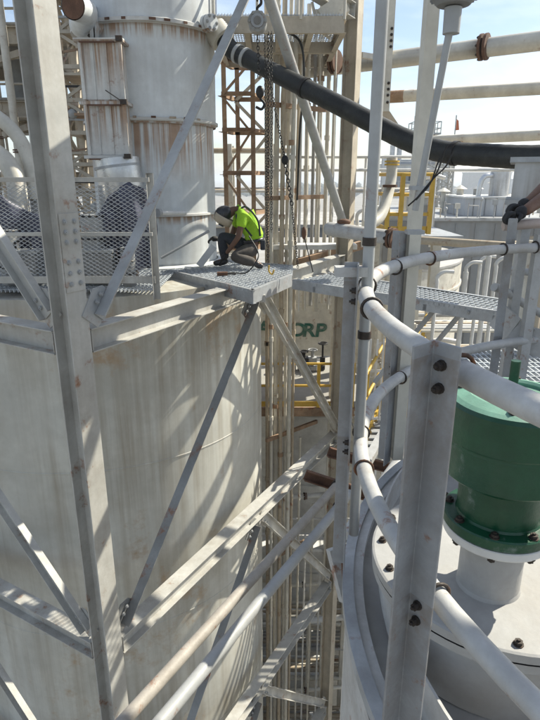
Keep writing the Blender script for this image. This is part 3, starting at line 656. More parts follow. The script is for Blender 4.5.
# big black hose
hp = [at(222, 38, 10.6), at(232, 50, 10.5), at(250, 60, 10.3), at(275, 73, 10.0), at(305, 88, 9.6), at(350, 111, 9.0), at(400, 137, 8.4), at(440, 151, 7.9), at(480, 155, 7.5), at(545, 157, 7.0), at(640, 150, 6.6)]
t = thing('black_hose', 'thick black flexible hose sagging across the sky to the right', 'hose', hp[5])
hs = spline(hp, 10); m = MB(); m.tube(hs, [.138 + .003 * (i % 2) for i in range(len(hs))], 20); build('hose_body', m, M['rubber'], t)
for k in (14, 18, 40, 74, 93):
    d = (hs[k + 1] - hs[k]).normalized(); m = MB(); m.tube([hs[k] - d * .03, hs[k] + d * .03], .154, 20); build('hose_band', m, M['steel_gray' if k < 20 else 'iron'], t)
m = MB(); d = (hs[0] - hs[1]).normalized(); m.tube([hs[0] - d * .05, hs[0] + d * .18], .22, 20); build('end_flange', m, M['pipew'], t)
m = MB(); m.tube([hs[0] + d * .18, hs[0] + d * .45], .13, 20); build('end_stub', m, M['pipew'], t)
# overhead deck
ya, yb = 10.6, 13.6; zd = at(280, 33, ya).z
xa_, xb_ = at(214, 30, ya).x, at(344, 30, ya).x
t = thing('overhead_platform', 'steel platform seen from below at the top behind the chain hoist', 'platform', ((xa_ + xb_) / 2, 12, zd))
for y, hh in ((ya, .25), (12.2, .2), (yb, .25)):
    m = MB(); m.prof((xa_, y, zd + hh / 2), (xb_, y, zd + hh / 2), Ush(.09, hh, .012), (0, 1, 0), UZ); build('edge_beam', m, M['beige'], t)
for i in range(5):
    x = xa_ + (xb_ - xa_) * i / 4; m = MB(); m.prof((x, ya + .1, zd + .12), (x, yb, zd + .12), Ish(.1, .2, .012, .01), (1, 0, 0), UZ); build('joist', m, M['beige'], t)
grating(t, [V((xa_, ya, 0)), V((xb_, ya, 0)), V((xb_, yb, 0)), V((xa_, yb, 0))], zd + .29, (0, 1, 0), .05, .14)
m = MB()
for dz in (.85, 1.35): m.tube([(xa_, ya, zd + dz), (xb_, ya, zd + dz)], .025, 8)
for i in range(4): m.tube([(xa_ + (xb_ - xa_) * i / 3, ya, zd + .2), (xa_ + (xb_ - xa_) * i / 3, ya, zd + 1.35)], .025, 8)
build('guardrail', m, M['pipew'], t)
t = thing('flood_lamp', 'white box lamp bracket under the overhead platform by the buff column', 'lamp', at(325, 14, 10.9))
m = MB(); m.box(at(333, 12, 11.0), (.45, .3, .3), (V((.8, 0, .5)).normalized(), V((0, 1, 0)), V((-.5, 0, .8)).normalized())); build('lamp_housing', m, M['pipew'], t); m = MB(); m.tube([at(312, 2, 11), at(318, 30, 11), at(330, 38, 11)], .025, 8); build('lamp_arm', m, M['pipew'], t)
# chain hoist
def chain(mb, p0, p1, ln=.06, w_=.016, r=.0045):
    p0, p1 = V(p0), V(p1); n = max(2, int((p1 - p0).length / (ln * .72))); d = (p1 - p0).normalized(); a = d.cross(V((0, 1, 0)));
    if a.length < .1: a = d.cross(V((1, 0, 0)))
    a.normalize(); b = d.cross(a)
    for i in range(n):
        c = p0.lerp(p1, (i + .5) / n); e = a if i % 2 else b
        mb.tube([c + d * (ln / 2 * math.cos(g)) + e * (w_ * math.sin(g)) for g in [k * math.pi / 4 for k in range(8)]], r, 4, closed=True)
hy = 8.6; hc = at(257.5, 23, hy)
t = thing('chain_hoist', 'grey chain hoist block hanging on a hook chain above the welder', 'hoist', hc)
m = MB(); m.axcyl(hc + V((0, -.11, 0)), hc + V((0, .11, 0)), .125, 28); build('hoist_body', m, M['steel_gray'], t, bevel=.01)
m = MB(); m.axcyl(hc + V((0, -.14, 0)), hc + V((0, -.11, 0)), .085, 24); build('cover_disc', m, M['galv'], t)
m = MB(); m.axcyl(hc + V((0, -.155, 0)), hc + V((0, -.14, 0)), .05, 16); build('hub', m, M['wallg'], t)
for i in range(6):
    g = i * math.pi / 3; inst('bolt', MESH['bolt_big'], M['bolt'], hc + V((.105 * math.cos(g), -.11, .105 * math.sin(g))), t, aim((0, -1, 0)))
m = MB(); hk = hc + UZ * .13; m.tube(spline([hk, hk + UZ * .05, hk + V((.05, 0, .10)), hk + V((.04, 0, .17)), hk + V((-.02, 0, .19)), hk + V((-.05, 0, .15))]), .018, 8); build('top_hook', m, M['iron'], t)
m = MB(); chain(m, hk + UZ * .14, V((hk.x, hy, 3.0)), .11, .035, .011); build('hanging_chain', m, M['iron'], t, kind='stuff')
m = MB(); chain(m, hc + V((.10, .03, -.12)), V((hc.x + .12, hy + .03, at(268, 245, hy).z)), .05, .014, .0045); chain(m, hc + V((.19, -.03, -.10)), V((hc.x + .19, hy - .03, at(272, 232, hy).z)), .05, .014, .0045); build('hand_chain', m, M['iron'], t, kind='stuff')
m = MB(); chain(m, hc + V((.0, 0, -.15)), at(259, 78, hy), .06, .018, .006); chain(m, hc + V((.15, 0, -.1)), at(268, 262, hy + .3), .055, .017, .0055); build('load_chain', m, M['iron'], t, kind='stuff')
m = MB(); h2 = at(260, 92, hy); m.ball(h2, .06, 12, (1, .7, 1.4)); m.tube(spline([h2 - UZ * .08, h2 + V((.06, 0, -.15)), h2 + V((.02, 0, -.22)), h2 + V((-.06, 0, -.19))]), .018, 8); build('lower_hook', m, M['iron'], t)
t = thing('chain_sling', 'dark chain sling hanging from the hose to the walkway with a grab hook', 'chain', at(290, 165, 8.8))
m = MB(); s0, s1, s2, s3 = at(266, 62, 9.2), at(285, 160, 8.9), at(298, 268, 8.75), at(313, 272, 8.75); chain(m, s0, s1, .055, .016, .0055); chain(m, s1, at(292, 205, 8.85), .075, .024, .009); chain(m, at(292, 205, 8.85), s2, .05, .014, .005); build('sling_chain', m, M['iron'], t, kind='stuff')
m = MB(); m.ball(s1, .055, 12, (1, .7, 1.3)); build('grab_hook', m, M['iron'], t)
m = MB(); m.tube([at(304, 236, 8.8), s3], .008, 6); build('tail_rope', m, M['iron'], t)
m = MB(); m.ball(at(304, 233, 8.8), .05, 10, (.8, .7, 2.0)); build('weight', m, M['rust'], t)
t = thing('brass_hook', 'small brass coloured hook lying at the end of the load chain on the deck', 'hook', at(269, 272, 8.9)); m = MB(); hk = at(269, 273, 8.9); m.tube(spline([hk + UZ * .12, hk + UZ * .03, hk + V((.05, 0, -.02)), hk + V((.08, 0, .05))]), .013, 8); build('hook_body', m, M['yellow'], t)
m = MB(); m.tube([(xa_ + 1.2, hy, 3.08), (xa_ - .2, hy, 3.08)], .05, 8); m.bar((xa_ - 1.6, hy, 3.1), (xa_ + 3.2, hy, 3.1), .15, .2); tag(build('hoist_beam', m, M['steel']), 'overhead lifting beam that carries the chain hoist', 'beam')
# black cables
m = MB(); m.tube(spline([at(283, 30, 11), at(300, 42, 11), at(304, 75, 11), at(300, 130, 11.5), at(297, 200, 12)]), .022, 6); tag(build('black_cable', m, M['rubber']), 'black cable looping down from the overhead platform beside the risers', 'cable')
m = MB(); m.tube(spline([at(249, 236, 9.5), at(258, 252, 9.3), at(256, 262, 9.2), V((*at(246, 272, 9.2).xy, DZ + .02)), V((*at(232, 274, 9.2).xy, DZ + .02)), V((*at(222, 275, 9.1).xy, DZ + .02))]), .012, 6); tag(build('torch_cable', m, M['rubber']), 'black welding cable trailing over the grating from the welder', 'cable')
t = thing('hand_tool', 'small brown hand tool lying on the grating before the welder', 'tool', V((*at(219, 275, 9.0).xy, DZ))); o = V((*at(217, 274, 9.0).xy, DZ + .035)); m = MB(); m.axcyl(o, o + V((.17, .02, 0)), .033, 10); build('tool_body', m, M['rust'], t); m = MB(); m.axcyl(o + V((.17, .02, 0)), o + V((.3, .06, -.01)), .017, 8); build('tool_handle', m, M['iron'], t)
# long pipes at the upper right
def lv(us, z): return [atz(u, v, z) for u, v in us]
a = lv([(308, 70), (545, 40)], 2.35); dr = (a[1] - a[0]).normalized(); el = spline([a[0] + V((-.45, .1, -1.6)), a[0] + V((-.45, .1, -.5)), a[0] + V((-.32, .05, -.1)), a[0] + V((.05, 0, 0))], 6) + [a[1] + dr * 3]
fa = atz(335, 62, 2.35); fb = atz(484, 47, 2.35); fc = atz(516, 46, 2.3)
pipe('overhead_pipe', 'thick cream pipe with rusted couplings highest across the right sky', el, .17, 'pipew', 'pipe', 'overhead pipes on the right', [(fa, dr), (fb, dr)])
a = lv([(388, 97), (545, 88)], 1.72); d2 = (a[1] - a[0]).normalized(); t = pipe('overhead_pipe', 'middle cream pipe across the right sky with a rusted left end', [a[0], a[1] + d2 * 3], .125, 'pipew', 'pipe', 'overhead pipes on the right', [])
m = MB(); m.tube([a[0] - d2 * .01, a[0] + d2 * .36], .129, 16); build('rusted_end', m, M['scaf'], t)
a = lv([(424, 141), (545, 135)], .93); d3 = (a[1] - a[0]).normalized(); pipe('overhead_pipe', 'lowest cream pipe across the right sky just above the hose', [a[0], a[1] + d3 * 3], .12, 'pipew', 'pipe', 'overhead pipes on the right', [])
# second post and brackets next to the buff column
t = thing('pipe_post', 'cream post with bolts that carries the overhead pipes beside the buff column', 'post', (2.4, 12.6, -2))
px = at(386, 60, 12.9).x; m = MB(); m.prof((px, 12.9, at(385, 112, 12.9).z), (px, 12.9, 5), Ish(.22, .22, .02, .015), (1, 0, 0)); build('post_body', m, M['pipew'], t)
m = MB(); m.bar((px, 12.9, at(385, 112, 12.9).z), at(402, 140, 12.9), .18, .2); build('knee_bracket', m, M['pipeb'], t)
for v in (30, 36, 42, 48, 84, 90, 96, 103):
    inst('bolt', MESH['bolt_mid'], M['rust'], V((px + .06, 12.78, at(390, v, 12.9).z)), t, aim((0, -1, 0)))
m = MB(); m.bar(V((C1.x + .2, C1.y + .2, at(385, 112, 12.9).z + 1)), V((px, 12.9, at(385, 112, 12.9).z + 1)), .1, .1); build('tie_bar', m, M['pipew'], t)
# long handrails behind
for z_, v, lab in ((.42, 157, 'upper thin white handrail crossing behind the frame'), (.1, 170, 'lower thin white handrail crossing behind the frame')):
    y = 13.8; zz = at(400, v, y).z; m = MB(); m.tube([(at(268, v, y).x, y, zz), (at(520, v, y).x, y, zz)], .033, 8); tag(build('handrail', m, M['white']), lab, 'rail', 'thin handrails behind the frame')
for u, hl in ((300, 'leftmost'), (366, 'second'), (437, 'third'), (518, 'rightmost')):
    y = 13.85; m = MB(); m.tube([(at(u, 160, y).x, y, -1.6), (at(u, 160, y).x, y, at(400, 157, y).z)], .03, 8); tag(build('handrail_post', m, M['white']), hl + ' thin white post under the handrails behind the frame', 'post', 'thin handrail posts behind the frame')
# white roofs / ledge just behind the deck
t = thing('pipe_trestle', 'pale low trestle with flat top behind the walkway', 'trestle', (1.6, 13, -2.5))
m = MB(); m.box((.95, 12.6, at(300, 246, 12.6).z), (1.9, .5, .10)); build('top_plate', m, M['white'], t); 
for x in (.2, 1.6, 2.9):
    m = MB(); m.bar((x, 13.5, GZ), (x, 13.5, -1.2), .15, .15); build('leg', m, M['pipew'], t)
m = MB(); m.bar((-.2, 12.3, -2.0), (2.6, 14.2, -1.5), .14, .2); tag(build('rusted_beam', m, M['scaf']), 'rusted sloping beam just behind the walkway', 'beam')
# grey pipe with rusted flange and white riser elbow
ga, gb, gc = at(330, 229, 8.7), at(392, 238, 8.1), at(505, 246, 7.2)
gd = (gb - ga).normalized()
t = pipe('grey_pipe', 'grey capped pipe with a rusted flange lying above the walkway', [ga, gb], .105, 'rail', 'pipe', None, [(gb, gd)]); m = MB(); m.ball(ga, .105, 14); build('end_cap', m, M['rail'], t); m = MB(); m.tube([gb + gd * .05, gc], .055, 12); build('reducer_pipe', m, M['pipeb'], t)
m = MB(); m.ball(at(344, 222, 8.6), .07, 10, (1.5, 1, .7)); build('valve_stub', m, M['rust'], t)
wp = [at(391, 60, 9.4), at(391, 140, 9.4), at(389, 180, 9.3), at(385, 205, 9.1), at(378, 219, 8.9), at(366, 226, 8.7)]
t = pipe('white_elbow_pipe', 'white bent pipe dropping under the hose onto the grey pipe', spline([at(392, 158, 9.4), at(391, 180, 9.35)] + wp[3:], 6), .085, 'pipew', 'pipe', None, [(at(392, 163, 9.4), V((0, 0, 1)))], fm='yellow')
for u, v in ((390, 186), (372, 222)):
    p = at(u, v, 9.1); m = MB(); m.axcyl(p + V((0, 0, -.02)), p + V((0, 0, .02)), .11, 14); build('pipe_clamp', m, M['rust'], t)
# yellow railings
def yrail(label, pts, h, mid=1, kick=True, posts=None, group='yellow guardrails'):
    t = thing('yellow_guardrail', label, 'railing', pts[0], group)
    for k in range(mid + 1):
        z = h * (1 - k * (.5 if mid == 1 else .33)); m = MB()
        for a, b in zip(pts[:-1], pts[1:]): m.tube([V(a) + UZ * z, V(b) + UZ * z], .034, 8)
        build('top_rail' if k == 0 else 'mid_rail', m, M['yellow'], t)
    if kick:
        m = MB()
        for a, b in zip(pts[:-1], pts[1:]): m.bar(V(a) + UZ * .08, V(b) + UZ * .08, .012, .14)
        build('kick_plate', m, M['yellow'], t)
    for p in (posts or pts):
        m = MB(); m.bar(V(p), V(p) + UZ * (h + .02), .08, .08, (1, 0, 0)); build('post', m, M['yellow'], t)
    return t
yf = 12.75; zf = at(300, 407, yf).z
xs = [at(u, 400, yf).x for u in (250, 318, 352)]
yrail('yellow guardrail with toe board at the landing behind the risers', [V((x, yf, zf)) for x in xs], 1.12)
t = thing('landing', 'sunlit pale landing floor behind the lower yellow guardrail', 'platform', (.5, 14.6, zf - .2)); m = MB(); m.box((.6, 14.9, zf - .08), (3.8, 4.2, .1)); build('floor_plate', m, M['concrete'], t)
m = MB(); m.prof((-1.3, 12.7, zf - .12), (2.5, 12.7, zf - .12), Ush(.08, .22, .012), (0, 1, 0), UZ); build('edge_channel', m, M['scaf'], t)
for x in (-1.0, 2.3):
    m = MB(); m.bar((x, 16, GZ), (x, 16, zf - .15), .2, .2); build('leg', m, M['beige'], t)
for i, (u, v, r, h) in enumerate(((322, 352, .06, .5), (312, 356, .10, .3), (303, 358, .12, .25), (292, 360, .08, .4))):
    p = at(u, v + 22, 15.6); m = MB(); m.cyl(p.xy, r * 1.4, zf, zf + .12, 12); m.cyl(p.xy, r * .5, zf + .12, zf + h + .3, 10); m.tube([V((p.x + .13 * math.cos(g), p.y + .13 * math.sin(g), zf + h + .3)) for g in [k * math.pi / 6 for k in range(12)]], .02, 6, closed=True); m.bar((p.x - .13, p.y, zf + h + .3), (p.x + .13, p.y, zf + h + .3), .02, .02); m.box((p.x, p.y, zf + .3), (r * 2.4, r * 2.4, .16)); tag(build('small_valve', m, M['steel_gray' if i % 2 else 'iron']), '%s of four small valves on the pale landing, counting from the right' % ords[i], 'valve', 'valves on the landing')
yp = 11.3; zp = at(400, 234, yp).z
xs = [at(u, 200, yp).x for u in (383, 401, 431)]
yrail('yellow guardrail at eye level beside the white elbow pipe', [V((xs[0], yp + 1.6, zp)), V((xs[0] + .1, yp, zp)), V((xs[1], yp - .05, zp)), V((xs[2], yp, zp))], 1.12, 2)
t = thing('upper_landing', 'pale landing carrying the eye level yellow guardrail', 'platform', (3, 12.3, zp)); m = MB(); m.box((3.0, 12.3, zp - .06), (1.6, 2.2, .06)); build('floor_plate', m, M['galv'], t)
for x in (2.4, 3.8):
    m = MB(); m.bar((x, 13, GZ), (x, 13, zp - .1), .2, .2); build('leg', m, M['pipew'], t)
# yellow stair below the walkway
s0, s1 = at(362, 405, 10.5), at(400, 335, 13.0); sw = V((.55, -.2, 0))
t = thing('yellow_stair', 'steel stair with sloping yellow handrails below the walkway', 'stairs', s0, None)
for k in (0, 1):
    for dz in (.55, 1.1):
        m = MB(); m.tube([s0 + sw * k + UZ * (dz - .55), s1 + sw * k + UZ * (dz - .55)], .035, 8); build('handrail', m, M['yellow'], t)
    for f_ in (.1, .5, .9):
        p = s0.lerp(s1, f_) + sw * k; m = MB(); m.bar(p - UZ * 1.0, p + UZ * .57, .07, .07, (1, 0, 0)); build('post', m, M['yellow'], t)
    m = MB(); m.bar(s0 + sw * k - UZ * 1.0, s1 + sw * k - UZ * 1.0, .05, .22); build('stringer', m, M['yellow'], t)
for i in range(14):
    p = s0.lerp(s1, (i + .5) / 14) - UZ * 1.0; m = MB(); m.box(p + sw * .5, (.56, .24, .03)); build('tread', m, M['galv'], t)
t = thing('lower_platform', 'grey plated platform under the yellow stair', 'platform', (3.2, 13, -6)); grating(t, [V((2.0, 12.4, 0)), V((5.2, 12.4, 0)), V((5.2, 15.6, 0)), V((2.0, 15.6, 0))], -5.84, (0, 1, 0), .11, .3)
for y in (12.4, 15.6):
    m = MB(); m.prof((2.0, y, -5.9), (5.2, y, -5.9), Ush(.06, .14, .01), (0, 1, 0), UZ); build('edge_channel', m, M['pipew'], t)
for x in (2.3, 4.9):
    m = MB(); m.bar((x, 14, GZ), (x, 14, -5.95), .2, .2); build('leg', m, M['pipew'], t)
# ---------------------------------------------------------------- near vessel with its guardrail
NC = (1.95, 1.478); FZ = -1.47
t = thing('near_vessel', 'pale blue grey vessel under the lens with a flanged cover on its flat top', 'vessel', (*NC, GZ))
m = MB(); m.lathe(NC, [(1.68, GZ), (1.68, FZ - .03)], 120, False); build('shell', m, M['rail'], t)
m = MB(); m.lathe(NC, [(1.66, FZ - .028), (1.655, FZ), (1.2, FZ + .03), (.01, FZ + .06)], 120, False); build('top_head', m, M['nearconc'], t)
m = MB(); m.lathe(NC, [(1.66, FZ + .035), (1.70, FZ + .035), (1.70, FZ + .075), (1.66, FZ + .075), (1.66, FZ + .035)], 120, False); build('rim_edge', m, M['galv'], t)
m = MB(); m.lathe(NC, [(1.625, FZ + .030), (1.66, FZ + .030), (1.66, FZ + .060), (1.625, FZ + .060), (1.625, FZ + .030)], 120, False); build('rim_flat', m, M['rail'], t)
for z in (-3.2, -5.4, -8):
    m = MB(); m.lathe(NC, [(1.682, z - .03), (1.70, z - .03), (1.70, z + .03), (1.682, z + .03)], 120, False); build('stiffener_ring', m, M['rail'], t)
# flanged cover
CC = (.727, 1.505); CZ = -1.15
m = MB(); m.lathe(CC, [(.335, FZ + .02), (.335, CZ - .05)], 64, False); build('cover_neck', m, M['cover'], t)
m = MB(); m.lathe(CC, [(.392, CZ - .062), (.392, CZ - .036)], 72, False); m.lathe(CC, [(.335, CZ - .062), (.392, CZ - .062)], 72, False); build('neck_flange', m, M['cover'], t)
m = MB(); m.lathe(CC, [(.385, CZ - .036), (.385, CZ - .028)], 72, False); build('gasket', m, M['bolt'], t)
m = MB(); m.lathe(CC, [(.395, CZ - .028), (.395, CZ - .003), (.388, CZ), (.01, CZ)], 72, False); build('cover_plate', m, M['cover'], t)
MESH['bolt_cover'] = bolt_mesh(.0095, .02)
for i in range(16):
    g = i * math.pi / 8 + .16; inst('bolt', MESH['bolt_cover'], M['bolt'], (CC[0] + .362 * math.cos(g), CC[1] + .362 * math.sin(g), CZ), t)
# relief valve
VX = (.650, 1.385)
t = thing('relief_valve', 'dark green capped relief valve on a white flanged neck', 'valve', (*VX, CZ))
m = MB(); m.lathe(VX, [(.092, CZ), (.088, CZ + .012), (.088, -.955)], 48, False); build('neck', m, M['cover'], t)
m = MB(); m.lathe(VX, [(.088, -.966), (.145, -.966), (.147, -.962), (.147, -.943), (.145, -.94), (.09, -.94)], 64, False); build('lower_flange', m, M['white'], t)
m = MB(); m.lathe(VX, [(.10, -.937), (.146, -.937), (.150, -.933), (.150, -.908), (.146, -.904), (.117, -.902), (.114, -.895), (.114, -.80), (.128, -.775), (.128, -.765)], 64, False); build('body', m, M['green'], t)
m = MB(); m.lathe(VX, [(.128, -.768), (.166, -.768), (.169, -.764), (.169, -.672), (.1685, -.668), (.1685, -.664), (.170, -.660), (.170, -.566), (.164, -.556)], 72, False); build('cap', m, M['green'], t)
m = MB(); m.lathe(VX, [(.164, -.556), (.150, -.550), (.150, -.550), (.118, -.542), (.110, -.548), (.110, -.556), (.07, -.556), (.06, -.545), (.01, -.543)], 72, False); build('cap_top', m, M['green_sunlit'], t)
for i in range(8):
    g = i * math.pi / 4 + .35; inst('bolt', MESH['bolt_cover'], M['bolt'], (VX[0] + .133 * math.cos(g), VX[1] + .133 * math.sin(g), -.905), t)
    o = inst('bolt', MESH['bolt_cover'], M['bolt'], (VX[0] + .133 * math.cos(g), VX[1] + .133 * math.sin(g), -.965), t, (math.pi, 0, 0))
    if i % 2: inst('bolt', MESH['bolt_cover'], M['bolt'], (VX[0] + .134 * math.cos(g), VX[1] + .134 * math.sin(g), -.552), t)
m = MB(); p = at(513, 384, 1.44); m.axcyl((p.x, p.y, -.55), (p.x, p.y, -.47), .013, 14); build('stem', m, M['green'], t)
m = MB(); m.box((CC[0] + .22, CC[1] + .12, CZ + .012), (.06, .04, .02)); build('data_plate', m, M['steel_gray'], t)
# guardrail
t = thing('tank_guardrail', 'bent pale tube guardrail on angle posts curving round the near vessel', 'railing', (*NC, FZ))
def hoop(c, R, z, a0, a1, wob=.012):
    return [V((c[0] + (R + wob * math.sin(g * 5)) * math.cos(g), c[1] + (R + wob * math.sin(g * 5)) * math.sin(g), z + .006 * math.sin(g * 3))) for g in [a0 + (a1 - a0) * i / 110 for i in range(111)]]
TR, MRr = .0255, .0245
m = MB(); m.tube(hoop((1.925, 1.485), 1.635, -.352, R_(20), R_(340)), TR, 20); build('top_rail', m, M['rail'], t)
m = MB(); m.tube(hoop((1.99, 1.467), 1.692, -.878, R_(20), R_(340)), MRr, 20); build('mid_rail', m, M['rail'], t)
m = MB(); m.lathe((1.98, 1.478), [(1.600, FZ + .07), (1.600, FZ + .20), (1.592, FZ + .20), (1.592, FZ + .07)], 120, False); build('toe_plate', m, M['rail'], t)
MESH['bolt_post'] = bolt_mesh(.0075, .024); MESH['ring_clamp'] = None
def post(corner, d1, d2, zt, zb, ln=.065, th=.006):
    m = MB(); d1 = V((d1[0], d1[1], 0)).normalized(); d2 = V((d2[0], d2[1], 0)).normalized()
    p = [(0, 0), (ln, 0), (ln, th), (th, th), (th, ln), (0, ln)]
    vs = [V(corner) + d1 * a + d2 * b + UZ * zb for a, b in p] + [V(corner) + d1 * a + d2 * b + UZ * zt for a, b in p]
    fs = [(i, (i + 1) % 6, 6 + (i + 1) % 6, 6 + i) for i in range(6)] + [(0, 1, 2, 3, 4, 5)[::-1], (6, 7, 8, 9, 10, 11)]
    if d1.cross(d2).z < 0: fs = [f[::-1] for f in fs]
    m.add(vs, fs); return build('post', m, M['post'], t, bevel=.0015)
fc_ = V((.304, 1.003, 0)); l1 = V((-.763, -.645, 0)); l2 = V((.57, -.82, 0)).normalized()
post(fc_, l1, l2, -.285, FZ - .1)
for z in (-.327, -.372, -.866, -.906):
    inst('bolt', MESH['bolt_post'], M['bolt'], fc_ + l2 * .030 + V((l2.y, -l2.x, 0)) * .0065 + UZ * z, t, aim((l2.y, -l2.x, 0)))
for a, zt, wd in ((171.5, -.25, .046), (142, -.225, .068), (112, -.205, .062), (232, -.25, .06), (80, -.22, .06), (48, -.22, .06)):
    g = R_(a); rd = V((math.cos(g), math.sin(g), 0)); tg = V((-rd.y, rd.x, 0)); c = V((1.925, 1.485, 0)) + rd * (1.668 if a > 170 and a < 172 else 1.69)
    post(c - tg * .03, rd, tg, zt, FZ + .1, wd)
    for z in (-.335, -.37, -.86, -.895): inst('bolt', MESH['bolt_post'], M['bolt'], c + rd * .006 + UZ * z, t, aim(rd))
def clamp(c, axis, r, m_):
    axis = V(axis).normalized(); a = axis.cross(UZ).normalized(); b = axis.cross(a); mb = MB()
    mb.tube([V(c) + (a * math.cos(g) + b * math.sin(g)) * r for g in [k * math.pi / 8 for k in range(16)]], .0045, 8, closed=True)
    return build('rail_clamp', mb, m_, t)
for a in (177.5, 165, 149, 137, 196.5, 226, 108, 116):
    g = R_(a); c = V((1.925 + (1.635 + .012 * math.sin(g * 5)) * math.cos(g), 1.485 + (1.635 + .012 * math.sin(g * 5)) * math.sin(g), -.352)); clamp(c, (-math.sin(g), math.cos(g), 0), TR + .004, M['bolt'])
for a in (176, 167, 145, 195.5):
    g = R_(a); c = V((1.99 + (1.692 + .012 * math.sin(g * 5)) * math.cos(g), 1.467 + (1.692 + .012 * math.sin(g * 5)) * math.sin(g), -.878)); clamp(c, (-math.sin(g), math.cos(g), 0), MRr + .004, M['bolt'])
# tall poles
p = at(368, 265, 1.75); t = thing('tall_pole', 'slim grey pole rising past the top of the picture behind the left guardrail post', 'pole', (p.x, p.y, -1.2), 'tall poles on the guardrail')
m = MB(); m.tube([(p.x + .004, p.y + .02, -1.25), (p.x + .004, p.y + .02, 2.55)], .0185, 16); build('pole_body', m, M['steel_gray'], t)
for z in (-.2, -.5):
    m = MB(); m.tube([(p.x + .004, p.y + .02, z), (p.x + .004, p.y + .02, z + .025)], .022, 14); build('pole_clamp', m, M['bolt'], t)
m = MB(); pb = p; m.box((pb.x - .05, pb.y + .02, -.28), (.10, .05, .03)); build('bracket', m, M['rail'], t)
p = at(410, 235, 2.52); t = thing('tall_pole', 'flat cream post rising past the lamp fixture at the far bend of the guardrail', 'pole', (p.x, p.y, -1.2), 'tall poles on the guardrail')
m = MB(); m.prof((p.x, p.y, -1.35), (p.x, p.y, 2.55), Lsh(.052, .05, .006), (1, .1, 0)); build('pole_body', m, M['pipew'], t)
# pole lamp
la, lb = at(451, 24, 2.3), at(421, 180, 2.36)
t = thing('pole_lamp', 'grey ribbed lamp fixture on a thin leaning rod at the top right', 'lamp', lb)
dl = (la - lb).normalized()
m = MB(); m.tube([lb - dl * .12, la], .0135, 14); build('lamp_rod', m, M['steel_gray'], t)
c = at(452, 22, 2.3); m = MB(); m.lathe((c.x, c.y), [(.016, c.z - .04), (.030, c.z - .038), (.031, c.z + .045), (.02, c.z + .05)], 24, False); m.lathe((c.x, c.y), [(.002, c.z - .04), (.016, c.z - .04)], 24, False); build('lamp_neck', m, M['steel_gray'], t)
m = MB(); m.lathe((c.x, c.y), [(.02, c.z + .05), (.058, c.z + .052), (.075, c.z + .07), (.078, c.z + .10), (.062, c.z + .115), (.055, c.z + .14), (.05, c.z + .2), (.01, c.z + .22)], 28, False); build('lamp_housing', m, M['wallg'], t)
for i in range(20):
    g = i * math.pi / 10; m = MB(); m.box((c.x + .076 * math.cos(g), c.y + .076 * math.sin(g), c.z + .088), (.014, .007, .04), (V((math.cos(g), math.sin(g), 0)), V((-math.sin(g), math.cos(g), 0)), UZ)); build('rib', m, M['wallg'], t)
for v in (188, 232):
    q = at(419 - (v - 188) * .1, v, 2.38); m = MB(); m.box(q, (.07, .06, .016)); build('strap', m, M['galv'], t)
for i, pts in enumerate(([at(416, 200, 2.3), at(428, 186, 2.3), at(438, 170, 2.3), at(446, 146, 2.3)], [at(417, 198, 2.3), at(432, 180, 2.3), at(446, 166, 2.3), at(454, 150, 2.3)], [at(408, 206, 2.3), at(419, 196, 2.28), at(430, 184, 2.3), at(439, 160, 2.3), at(448, 145, 2.3)])):
    m = MB(); m.tube(spline(pts), .0032, 6); tag(build('tie_wire', m, M['iron']), 'loose end of dark tie wire, %s of three twisted round the flat post' % ('lowest', 'longest', 'middle')[(i + 0) % 3], 'wire', 'tie wires on the flat post')

# two long tubes and rusted channels below ---------------------------------------------------------
pa, pb = atz(140, 703, -3.0), atz(338, 484, -3.0); d = (pb - pa).normalized()
t = thing('long_tube', 'upper of two long weathered tubes running down to the bottom left', 'pipe', pa, 'long tubes at the lower left'); m = MB(); m.tube([pa - d * 2.0, pb + d * .25], .042, 16); build('tube_body', m, M['tubeb'], t)
m = MB(); m.tube([pb - d * .05, pb + d * .06], .056, 14); build('clamp', m, M['iron'], t)
pa, pb = atz(176, 703, -3.06), atz(340, 505, -3.06); d = (pb - pa).normalized()
t = thing('long_tube', 'lower grey one of two long tubes running down to the bottom left', 'pipe', pa, 'long tubes at the lower left'); m = MB(); m.tube([pa - d * 2.0, pb + d * .25], .045, 16); build('tube_body', m, M['steel_gray'], t)
m = MB(); m.tube([pb - d * .05, pb + d * .06], .058, 14); build('clamp', m, M['iron'], t)
for (u0, v0, u1, v1, y, lab) in ((305, 474, 372, 496, 5.2, 'lower rusted channel under the long tubes'), (328, 451, 400, 470, 5.6, 'upper rusted channel poking out left of the guardrail post')):
    a, b = at(u0, v0, y), at(u1, v1, y + .1); m = MB(); m.prof(a, b, Ush(.07, .11, .012), (0, -1, .2)); tag(build('rusted_channel', m, M['rust']), lab, 'beam', 'rusted channels')
a, b = at(374, 450, 3.6), at(402, 400, 4.2); m = MB(); m.bar(a - (b - a) * .2, b + (b - a), .06, .05); tag(build('sloping_bar', m, M['rail']), 'grey sloping bar seen inside the guardrail left of the front post', 'bar')
a, b = at(378, 492, 3.2), at(404, 455, 3.6); m = MB(); m.tube([a - (b - a), b + (b - a)], .045, 14); tag(build('sloping_tube', m, M['rail']), 'grey sloping tube behind the middle rail by the front post', 'pipe')
for i, (u, v) in enumerate(((367, 524), (372, 518))):
    p = at(u, v, 2.3); m = MB(); m.tube([p, p + V((.09, .05, .02))], .035, 14); m.tube([p + V((.0, .0, 0)), p + V((.02, .01, .0))], .05, 12); tag(build('pipe_stub', m, M['bolt']), ('nearer' if i == 0 else 'farther') + ' dark pipe stub beside the rim of the near vessel', 'pipe')
